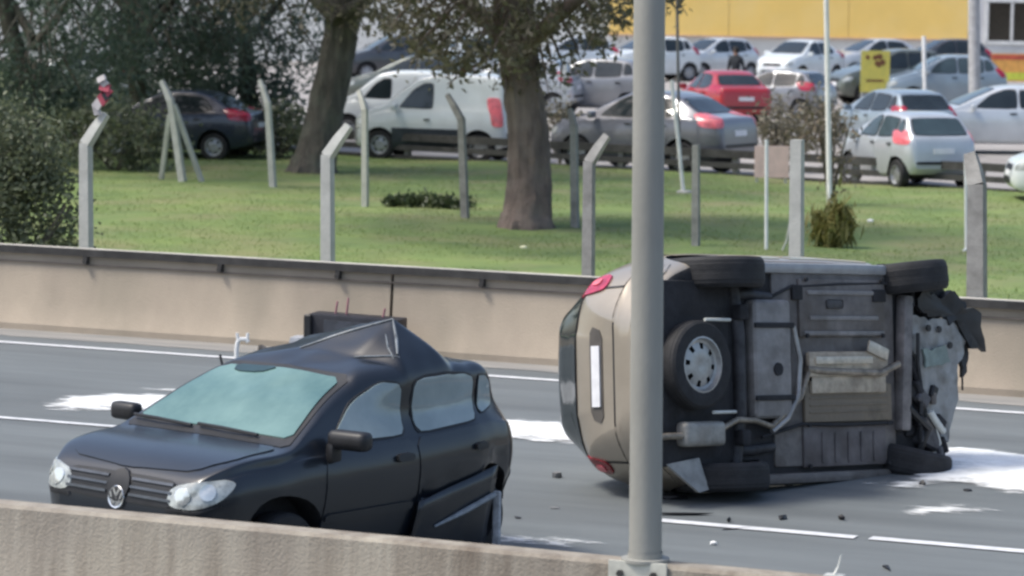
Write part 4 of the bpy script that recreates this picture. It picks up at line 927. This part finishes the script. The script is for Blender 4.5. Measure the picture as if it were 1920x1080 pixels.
BARK = mat('bark_brown', (.22, .165, .135), .95, scale=5, col2=(.095, .072, .064), stretch=(2.2, 2.2, .25), bump=.9, bscale=14, dirt=((.25, .21, .18), 3, .5))
BARKG = mat('bark_grey', (.12, .105, .085), .95, scale=5, col2=(.05, .045, .036), stretch=(2.2, 2.2, .3), bump=.9, bscale=14, dirt=((.15, .16, .12), 2.5, .5))
LF_DARK = leaf_mat('leaves_dark', [(.07, .105, .078), (.10, .145, .105), (.14, .18, .14), (.08, .12, .095)], .45)
LF_MID = leaf_mat('leaves_mid', [(.022, .040, .018), (.045, .068, .030), (.06, .078, .04), (.032, .05, .03)])
LF_OLIVE = leaf_mat('leaves_olive', [(.095, .098, .062), (.17, .16, .10), (.23, .205, .14), (.12, .107, .075), (.31, .27, .21)], .35)
LF_BUSH = leaf_mat('leaves_bush', [(.09, .11, .066), (.13, .155, .09), (.16, .18, .105), (.105, .125, .08)], .4)
LF_DRY = leaf_mat('leaves_dry', [(.14, .11, .08), (.22, .17, .12), (.10, .08, .06), (.16, .14, .07)])
LF_YEL = leaf_mat('grass_yellow', [(.22, .20, .06), (.30, .27, .09), (.16, .17, .05)])
LF_GRASS = leaf_mat('grass_blades', [(.15, .22, .055), (.20, .275, .07), (.26, .31, .10), (.17, .235, .07)])
LF_WEED = leaf_mat('weed_leaves', [(.03, .05, .018), (.05, .075, .028), (.075, .09, .04)])
def bark(k, n, i): return 1 + .17 * mnoise.noise((k * 1.3, i * .30, 3)) + .07 * math.sin(k * 2.1) + .05 * mnoise.noise((k * .9, i * 2.0, 7))
def trunk_path(base, pts, sub=6):
    P = [at_d(x, y, base) for x, y in pts]; out = []
    for a, b in zip(P[:-1], P[1:]): out += [a.lerp(b, k / sub) for k in range(sub)]
    return out + [P[-1]]
def tree(label, base_px, pts, rads, limbs, crown, m_leaf, m_bark, per, nc, spread, size, droop=0.0, asp=2.2, name='tree', zmin=1.0, n=26):
    b = at(*base_px, .06); t = thing(name, label, 'tree', (b.x, b.y, b.z)); o = Vector(b)
    if pts:
        P = [p - o for p in trunk_path(b, pts)]; k = np.interp(np.linspace(0, 1, len(P)), np.linspace(0, 1, len(rads)), rads)
        P[0].z = -.1
        MB().tube(P, list(k), n, ridge=bark).build('trunk', m_bark, t, smooth=70)
    for lp_, rr in limbs:
        MB().tube([Vector(q) for q in lp_], list(np.linspace(rr, rr * .35, len(lp_))), 9, ridge=bark).build('limb', m_bark, t, smooth=70)
    P_, cs = [], []
    for (c_, r_, w_) in crown:
        a, g = clumps(c_, r_, int(nc * w_), per, spread, zmin); P_.append(a); cs += g
    P_ = np.concatenate(P_)
    leaf_mesh('foliage', P_, size * RNG.uniform(.6, 1.4, len(P_)) * np.where(P_[:, 2] > 5, 1.7, 1), m_leaf, t, droop, asp)
    tw = MB(); 
    for g in cs[::3]:
        near = Vector((g[0] * .55, g[1] * .55, g[2] + .5 + .3 * abs(g[0])))
        tw.tube([near, Vector(g) + Vector((0, 0, .1)), Vector(g) + Vector((RNG.normal() * .2, RNG.normal() * .2, -.3))], [.03, .016, .006], 4)
    tw.build('twigs', m_bark, t, kind='stuff')
    return t
# big brown trunk in the middle, leaves hanging over the picture top
tree('big brown trunked tree in the middle with sparse olive leaves', (986, 426), [(986, 434), (990, 400), (992, 340), (992, 280), (984, 200), (974, 130), (966, 60), (955, -60), (940, -200)], [.47, .38, .335, .31, .29, .285, .30, .27, .2],
     [([(-.10, 0, 2.6), (-.7, .1, 3.1), (-1.5, .2, 3.6), (-2.3, .3, 4.4)], .17), ([(-.05, 0, 2.75), (.5, -.2, 3.2), (1.2, -.3, 3.7), (2.0, -.3, 4.5)], .15), ([(-.2, 0, 3.6), (.1, .6, 4.4), (.2, .9, 5.6)], .12), ([(-.3, 0, 4.2), (-.8, -.5, 5.0), (-1.2, -.6, 5.9)], .11)],
     [((-.45, 0, 3.5), (2.05, 1.5, 1.3), .5), ((0.3, 0, 4.6), (2.7, 2.4, 1.9), .55), ((-.8, -2.6, 7.0), (6.0, 4.6, 1.8), .95)], LF_OLIVE, BARK, 30, 300, (.16, .16, .13), .13, .25, 2.2, zmin=2.22)  # last crown is out of view, added and set forward to shade the lawn
tree('leaning dark trunked tree left of the white van', (598, 324), [(585, 334), (592, 300), (604, 240), (618, 170), (632, 100), (645, 30), (660, -60), (670, -180)], [.54, .41, .35, .33, .32, .31, .28, .2],
     [([(.35, 0, 2.9), (-.5, .1, 3.6), (-1.4, .1, 4.3)], .16), ([(.45, 0, 3.0), (1.2, .2, 3.5), (2.1, .3, 4.4)], .15)],
     [((.3, 0, 4.1), (3.0, 1.8, 1.5), .6), ((0, .5, 5.4), (3.4, 2.6, 2.0), .4), ((0, -3.0, 7.4), (6.0, 5.0, 2.0), 1.2)], LF_OLIVE, BARKG, 28, 200, (.18, .18, .15), .15, .3, 2.2, zmin=2.3)  # third crown part added unseen overhead, pushed forward for lawn shade
# dark trees on the left with drooping leaves; unseen upper crowns added for shade
for (label, bp2, pts, cr, nc_) in (
    ('dark drooping tree behind the left bush at the picture edge', (70, 300), [(70, 306), (58, 220), (42, 130), (15, 40), (-10, -80)], [((-.2, -.4, 3.2), (3.2, 1.8, 2.2), .85), ((0, -2.0, 6.6), (4.6, 4.4, 1.8), .4)], 340),
    ('dark drooping tree above the strutted corner post', (268, 272), [(268, 278), (262, 200), (255, 120), (250, 40), (245, -80)], [((0, -.3, 3.3), (3.2, 2.0, 2.1), .85), ((0, -2.0, 6.6), (4.6, 4.4, 1.8), .4)], 340),
    ('dark drooping tree above the dark blue car', (470, 268), [(470, 274), (468, 200), (462, 120), (455, 40), (450, -80)], [((-1.3, -1.6, 2.05), (1.7, .5, .75), .22), ((-.1, 0, 3.3), (2.7, 1.9, 2.1), .85), ((0, -2.0, 6.6), (4.6, 4.4, 1.8), .4)], 300)):
    tree(label, bp2, pts, [.24, .2, .18, .17, .12], [([(-.1, 0, 2.4), (-.9, .2, 3.4), (-1.9, .2, 4.4)], .10), ([(-.1, 0, 2.2), (.8, .1, 3.3), (1.8, .2, 4.4)], .10)], cr, LF_DARK, BARKG, 30, nc_, (.20, .20, .34), .17, .6, 3.2, zmin=1.05, n=14)
# shrubs
def shrub(label, px, py, Yp, cr, m_leaf, nc, per, size, name='shrub', cat='shrub', spread=(.13, .13, .13), stems=True, droop=0.0, asp=2.0):
    b = at(px, py, .06) if Yp is None else at_y(px, py, Yp); z = gz(b.x, b.y)
    t = thing(name, label, cat, (b.x, b.y, z)); P_ = []
    for (c_, r_, w_) in cr: P_.append(clumps(c_, r_, int(nc * w_), per, spread, .06, .3)[0])
    P_ = np.concatenate(P_); leaf_mesh('foliage', P_, size * RNG.uniform(.6, 1.4, len(P_)), m_leaf, t, droop, asp)
    if stems:
        sm = MB()
        for k in range(9):
            a = RNG.uniform(0, 6.3); r_ = cr[0][1]
            sm.tube([(0, 0, -.05), (math.cos(a) * r_[0] * .35, math.sin(a) * r_[1] * .35, cr[0][0][2] * .7), (math.cos(a) * r_[0] * .7, math.sin(a) * r_[1] * .7, cr[0][0][2] * 1.25)], [.03, .02, .008], 5)
        sm.build('stems', BARKG, t, kind='stuff')
    return t
shrub('dense dark green bush behind the barrier at the left edge', 22, 445, YF + 1.5, [((-.25, .2, .95), (1.05, .75, 1.0), .6), ((-.45, .3, 1.7), (.95, .7, .6), .4)], LF_BUSH, 210, 85, .072, 'bush', 'bush')
shrub('dark undergrowth clump behind the left bush and bent post', 215, 318, None, [((0, 0, .6), (1.5, .7, .75), 1)], LF_BUSH, 90, 30, .12, 'bush', 'bush')
shrub('dark undergrowth clump at the foot of the leaning trunk', 520, 296, None, [((0, 0, .5), (1.1, .5, .6), 1)], LF_BUSH, 60, 30, .12, 'bush', 'bush')
shrub('low dark weed plant on the verge right of the first bent post', 322, 452, YF + .75, [((0, 0, .16), (.17, .1, .14), 1)], LF_WEED, 12, 12, .09, 'weed_plant', 'weed', (.04, .04, .04), False)
shrub('long dark weed clump on the lawn in front of the white van', 800, 392, None, [((0, 0, .06), (.95, .22, .10), 1)], LF_WEED, 80, 22, .10, 'weed_clump', 'weed', (.06, .06, .05), False, -.5, 3)
shrub('yellowish tall grass clump behind the overturned car', 1562, 462, None, [((0, 0, .30), (.26, .2, .32), 1)], LF_YEL, 50, 22, .22, 'grass_clump', 'grass clump', (.06, .06, .08), False, -.9, 5)
shrub('dry brown twiggy bush behind the thick straight post', 1556, 385, None, [((0, 0, 1.25), (.52, .35, .45), .6), ((-.30, 0, 1.35), (.5, .3, .22), .3), ((.1, 0, .5), (.2, .2, .45), .25)], LF_DRY, 52, 8, .09, 'dry_bush', 'bush', (.10, .10, .10), True)
shrub('small grey green bush in front of the red saloon', 1462, 318, None, [((0, 0, .75), (.42, .3, .35), 1)], LF_OLIVE, 40, 16, .10, 'shrub', 'shrub')
shrub('wide grey green hedge in the car park between the red saloon and the silver hatchback', 1500, 292, None, [((-.45, 0, .65), (.75, .4, .72), .5), ((.50, 0, .65), (.75, .4, .72), .5)], LF_OLIVE, 70, 24, .11, 'hedge', 'hedge')
shrub('thin shrub between the trunk and the dark saloon', 1050, 305, None, [((0, 0, .75), (.30, .25, .5), 1)], LF_OLIVE, 40, 12, .10, 'shrub', 'shrub')
# lawn blades: sunlight painted as a yellower verge, tree shade as the greener lawn beyond
def verge(x): return YF + 3.1 + 1.0 * mnoise.noise((x * .25, 0, 2)) + .5 * mnoise.noise((x * .9, 0, 4))
vx = np.linspace(-60, 30, 260); V = []
for x in vx:
    y1 = verge(x)
    for k in range(9): yy = YF + .21 + (y1 - YF - .21) * k / 8; V.append((x, yy, gz(x, yy) + .012))
MB().add(V, [(9 * i + k, 9 * i + 9 + k, 9 * i + 10 + k, 9 * i + k + 1) for i in range(len(vx) - 1) for k in range(8)]).build('sunlit_grass_verge', mat('sunlit_verge_turf', (.28, .31, .085), .95, scale=1.2, col2=(.21, .255, .075), bump=.6, bscale=30, dirt=((.27, .22, .13), .9, .75)), kind='structure', smooth=60)
def blades(n, x0, x1, mask, m, h0, h1):
    gx = RNG.uniform(x0, x1, n * 4); gyv = YF + .3 + RNG.random(n * 4) ** 1.7 * 30
    a_ = np.array(RT); f_ = np.array(FW)
    rel = np.stack([gx, gyv, -np.full(n * 4, 3.9)], 1); pxx = 960 + F * (rel @ a_) / (rel @ f_)
    vy = np.array([verge(x) for x in gx]) + RNG.normal(size=n * 4) * .35
    keep = (pxx > -120) & (pxx < 2040) & (gyv < gA.y + (gx - gA.x) * gdir.y / gdir.x - .2) & ((gyv < vy) if mask else (gyv >= vy)) & (np.array([mnoise.noise((x * .55, y * .55, 11)) + .6 * mnoise.noise((x * 2.1, y * 2.1, 3)) for x, y in zip(gx, gyv)]) < .26)
    Pg = np.stack([gx, gyv], 1)[keep][:n]; zg = np.array([gz(*q) for q in Pg]); hgt = RNG.uniform(h0, h1, len(Pg)) * (1 + .8 * (RNG.random(len(Pg)) > .95))
    leaf_mesh('lawn_grass', np.c_[Pg, zg + hgt * .3], hgt, m, None, -.8, 7)
blades(70000, -42, 4, False, LF_GRASS, .03, .06)
blades(60000, -42, 4, True, leaf_mat('sunlit_verge_blades', [(.20, .25, .06), (.29, .33, .09), (.36, .36, .14), (.25, .30, .08)]), .03, .06)
for lab, px, py, cr in (('dark hedge mass behind the dark blue car', 330, 262, [((-2.2, 0, .8), (1.5, .6, .85), .35), ((0, .3, .8), (1.5, .6, .8), .35), ((2.0, 0, .8), (1.2, .6, .85), .3)]),
        ('dark hedge mass behind the left edge bush', 45, 285, [((0, 0, .9), (1.6, .6, .95), 1)])):
    shrub(lab, px, py, None, cr, LF_DARK, 190, 30, .17, 'hedge', 'hedge', (.2, .15, .2), droop=.3)
# scattered bits on the lawn
for (px, py, lab) in ((982, 464, 'pale yellow leaf scrap on the verge in front of the big trunk'), (1632, 414, 'small white scrap lying on the lawn right of the dry bush')):
    b = at(px, py, .14); o = MB().add(*bevel_box((0, 0, 0), (.10, .08, .05), .02, 1)).build('litter', mat('litter_pale', (.7, .68, .45), .7) if px < 1000 else WHITEP); o.location = b; o['label'] = lab; o['category'] = 'litter'

# ------------------------------------------------------------------ powder and wreckage on the road
pm = POWDER.node_tree; pn = pm.nodes; pb_n = pn['Principled BSDF']
at_n = pn.new('ShaderNodeAttribute'); at_n.attribute_name = 'cover'; pz = pn.new('ShaderNodeTexNoise'); pz.inputs['Scale'].default_value = 5; pz.inputs['Detail'].default_value = 8; pz.inputs['Roughness'].default_value = .75
ptc = pn.new('ShaderNodeTexCoord'); pmp = pn.new('ShaderNodeMapping'); pmp.inputs['Scale'].default_value = (.55, 1.5, 1)
pm.links.new(ptc.outputs['Object'], pmp.inputs[0]); pm.links.new(pmp.outputs[0], pz.inputs['Vector'])
pad = pn.new('ShaderNodeMath'); pad.operation = 'MULTIPLY_ADD'; pad.inputs[1].default_value = 2.2; pm.links.new(pz.outputs['Fac'], pad.inputs[0]); pm.links.new(at_n.outputs['Fac'], pad.inputs[2])
pr_n = pn.new('ShaderNodeMapRange'); pr_n.inputs['From Min'].default_value = 1.42; pr_n.inputs['From Max'].default_value = 1.95; pm.links.new(pad.outputs[0], pr_n.inputs['Value'])
ptr = pn.new('ShaderNodeBsdfTransparent'); pmx = pn.new('ShaderNodeMixShader'); pm.links.new(pr_n.outputs[0], pmx.inputs[0]); pm.links.new(ptr.outputs[0], pmx.inputs[1]); pm.links.new(pb_n.outputs[0], pmx.inputs[2]); pm.links.new(pmx.outputs[0], pn['Material Output'].inputs[0])
def powder(label, poly, seed, cell=.045, thr=.18):
    P = [at(x, y, .0) for x, y in poly]; xs = [p.x for p in P]; ys = [p.y for p in P]; V = {}; Fc = []
    def inside(x, y):
        c = False; dmin = 9
        for i in range(len(P)):
            a, b = P[i], P[i - 1]
            if (a.y > y) != (b.y > y) and x < (b.x - a.x) * (y - a.y) / (b.y - a.y) + a.x: c = not c
            ab = b - a; tt = max(0, min(1, ((x - a.x) * ab.x + (y - a.y) * ab.y) / (ab.x ** 2 + ab.y ** 2))); dmin = min(dmin, math.hypot(a.x + ab.x * tt - x, a.y + ab.y * tt - y))
        return dmin if c else -dmin
    nx_, ny_ = int((max(xs) - min(xs) + .6) / cell), int((max(ys) - min(ys) + .6) / cell); K = np.zeros((nx_, ny_))
    for i in range(nx_):
        for j in range(ny_):
            x, y = min(xs) - .3 + i * cell, min(ys) - .3 + j * cell
            K[i, j] = inside(x, y) + .20 * mnoise.noise((x * 1.0, y * 2.4, seed)) + .12 * mnoise.noise((x * 4, y * 6, seed + 2)) + .05 * mnoise.noise((x * 13, y * 15, seed))
    def vid(i, j):
        if (i, j) not in V:
            x, y = min(xs) - .3 + i * cell, min(ys) - .3 + j * cell
            V[(i, j)] = (len(V), K[i, j], (x + .4 * cell * mnoise.noise((i * 3.1, j, 1)), y + .4 * cell * mnoise.noise((i, j * 3.3, 5)), .009 + .012 * max(0, min(1, K[i, j] * 4)) * (1 + mnoise.noise((x * 7, y * 7, 1)))))
        return V[(i, j)][0]
    for i in range(nx_ - 1):
        for j in range(ny_ - 1):
            if K[i:i + 2, j:j + 2].mean() > -.16: Fc.append((vid(i, j), vid(i + 1, j), vid(i + 1, j + 1), vid(i, j + 1)))
    if Fc:
        o = MB().add([q[2] for q in V.values()], Fc).build('white_powder', POWDER, smooth=60, kind='stuff', label=label, category='spill')
        ca = o.data.attributes.new('cover', 'FLOAT', 'POINT'); ca.data.foreach_set('value', [max(-.5, min(1.0, q[1] * 2.6 + .46)) for q in V.values()])
powder('white powder spill on the road left of the dark wrecked car', [(78, 762), (130, 745), (250, 742), (480, 740), (480, 795), (330, 785), (240, 770), (130, 770)], 1)
powder('white powder spill between the two wrecked cars', [(800, 775), (960, 788), (1100, 800), (1160, 840), (1060, 832), (950, 822), (800, 800)], 2)
powder('wide white powder spill in front of the overturned car nose', [(1730, 842), (1800, 838), (1925, 855), (2100, 880), (2100, 950), (1900, 926), (1790, 905), (1700, 915), (1660, 906), (1740, 885)], 3)
powder('thin white powder streak at the foot of the near barrier', [(920, 1004), (990, 1008), (1070, 1018), (1060, 1026), (960, 1020), (900, 1012)], 4)
powder('faint pale powder streak right of the overturned car', [(1725, 958), (1780, 952), (1850, 956), (1845, 962), (1780, 959), (1730, 964)], 5)
powder('thin powder trail behind the dark car windscreen', [(280, 731), (356, 732), (420, 738), (350, 736)], 6)
# dark panel of wreckage against the far barrier, seen past the buckled roof
b = at(666, 668); t = thing('wreckage_panel', 'dark boxy piece of wreckage standing on the far shoulder behind the buckled roof', 'wreckage', b, R(6))
WD = mat('wreck_dark', (.022, .022, .03), .5, var=.3, scale=8)
MB().add(*bevel_box((.02, 0, .23), (.98, .30, .39), .02, 2, Matrix.Rotation(R(1.5), 3, 'Y'))).build('shell', WD, t, smooth=35)
MB().add(*bevel_box((-.46, -.17, .22), (.08, .05, .42), .012, 1)).build('edge_strip', TRIM, t)
MB().box((.06, -.157, .22), (.70, .02, .30), Matrix.Rotation(R(1.5), 3, 'Y')).build('inner_face', mat('wreck_grey', (.055, .06, .075), .5, var=.3, scale=6), t)
for x, h_ in ((-.22, .10), (-.10, .14), (.30, .05)):
    MB().tube([(x, 0, .42), (x + .02, 0, .46 + h_)], .012, 5).build('bent_bracket', mat('bracket_pink', (.35, .16, .18), .6), t)
MB().add(*bevel_box((-.60, .02, .10), (.22, .2, .16), .05, 2)).build('fragment', mat('wreck_pale', (.40, .42, .46), .5), t, smooth=40)
b = at(444, 692); t = thing('bent_white_pipe', 'short bent white pipe standing on the road edge beyond the windscreen', 'pipe', b, YAW)
MB().tube([(0, 0, 0), (-.005, 0, .18), (.005, 0, .27), (.03, 0, .30), (.09, 0, .30), (.11, 0, .27)], .022, 8).build('pipe', WHITEP, t, smooth=40)
MB().tube([(.01, 0, .27), (.0, 0, .36)], .016, 6).build('stub', WHITEP, t); MB().tube([(.10, 0, .29), (.105, 0, .36)], .016, 6).build('stub', WHITEP, t)
MB().tube([(-.14, 0, .02), (-.17, .02, .14)], .014, 6).build('dark_stub', TRIM, t)
def shard(label, px, py, sz, m_, seed, z=.0, name='debris', flat=.4):
    b = at(px, py, z); random.seed(seed); bm = bmesh.new(); bmesh.ops.create_icosphere(bm, subdivisions=1, radius=.5)
    for v in bm.verts: v.co = Vector((v.co.x * sz[0], v.co.y * sz[1], v.co.z * sz[2])) * random.uniform(.55, 1.2)
    me = bpy.data.meshes.new(name); bm.to_mesh(me); bm.free(); me.materials.append(m_)
    o = link(name, me); o.location = (b.x, b.y, b.z + sz[2] * .35); o.rotation_euler = (0, 0, random.uniform(0, 3)); o['label'] = label; o['category'] = 'debris'; o['group'] = 'crash debris on the road'
shard('black torn piece beside the bent white pipe', 492, 668, (.36, .12, .16), TRIM, 1)
shard('small grey stone shaped debris between the two wrecks', 1044, 896, (.09, .08, .08), mat('debris_grey', (.2, .2, .2), .7), 2)
shard('dark flat debris on the road below the stone shaped piece', 970, 972, (.09, .06, .02), TRIM, 3)
shard('dark flat debris just right of the lamp post', 1285, 966, (.55, .07, .03), TRIM, 4)
shard('short dark debris below the lower rear tyre', 1468, 974, (.10, .06, .05), TRIM, 5)
shard('dark round debris below the undertray', 1578, 975, (.07, .06, .05), TRIM, 6)
shard('upright dark chip by the white line right of the lamp post', 1367, 979, (.08, .04, .06), TRIM, 7)
shard('white chip on the road right of the lamp post', 1338, 1022, (.06, .05, .04), WHITEP, 8)
shard('long dark strip along the near barrier', 1662, 1066, (.24, .05, .03), TRIM, 9)
shard('black chip at the edge of the wide powder spill', 1730, 910, (.08, .07, .05), TRIM, 10)
shard('dark chip at the right of the wide powder spill', 1815, 921, (.10, .05, .03), TRIM, 11)
shard('dark scrap in front of the far line, left of the pole', 1040, 954, (.10, .04, .02), mat('debris_grey', (.2, .2, .2)), 12)
shard('flat dark strip on the white line near the lamp post', 1385, 992, (.30, .03, .015), TRIM, 13)
shard('dark piece lying under the rear bumper of the overturned car', 1262, 935, (.30, .16, .05), TRIM, 14)
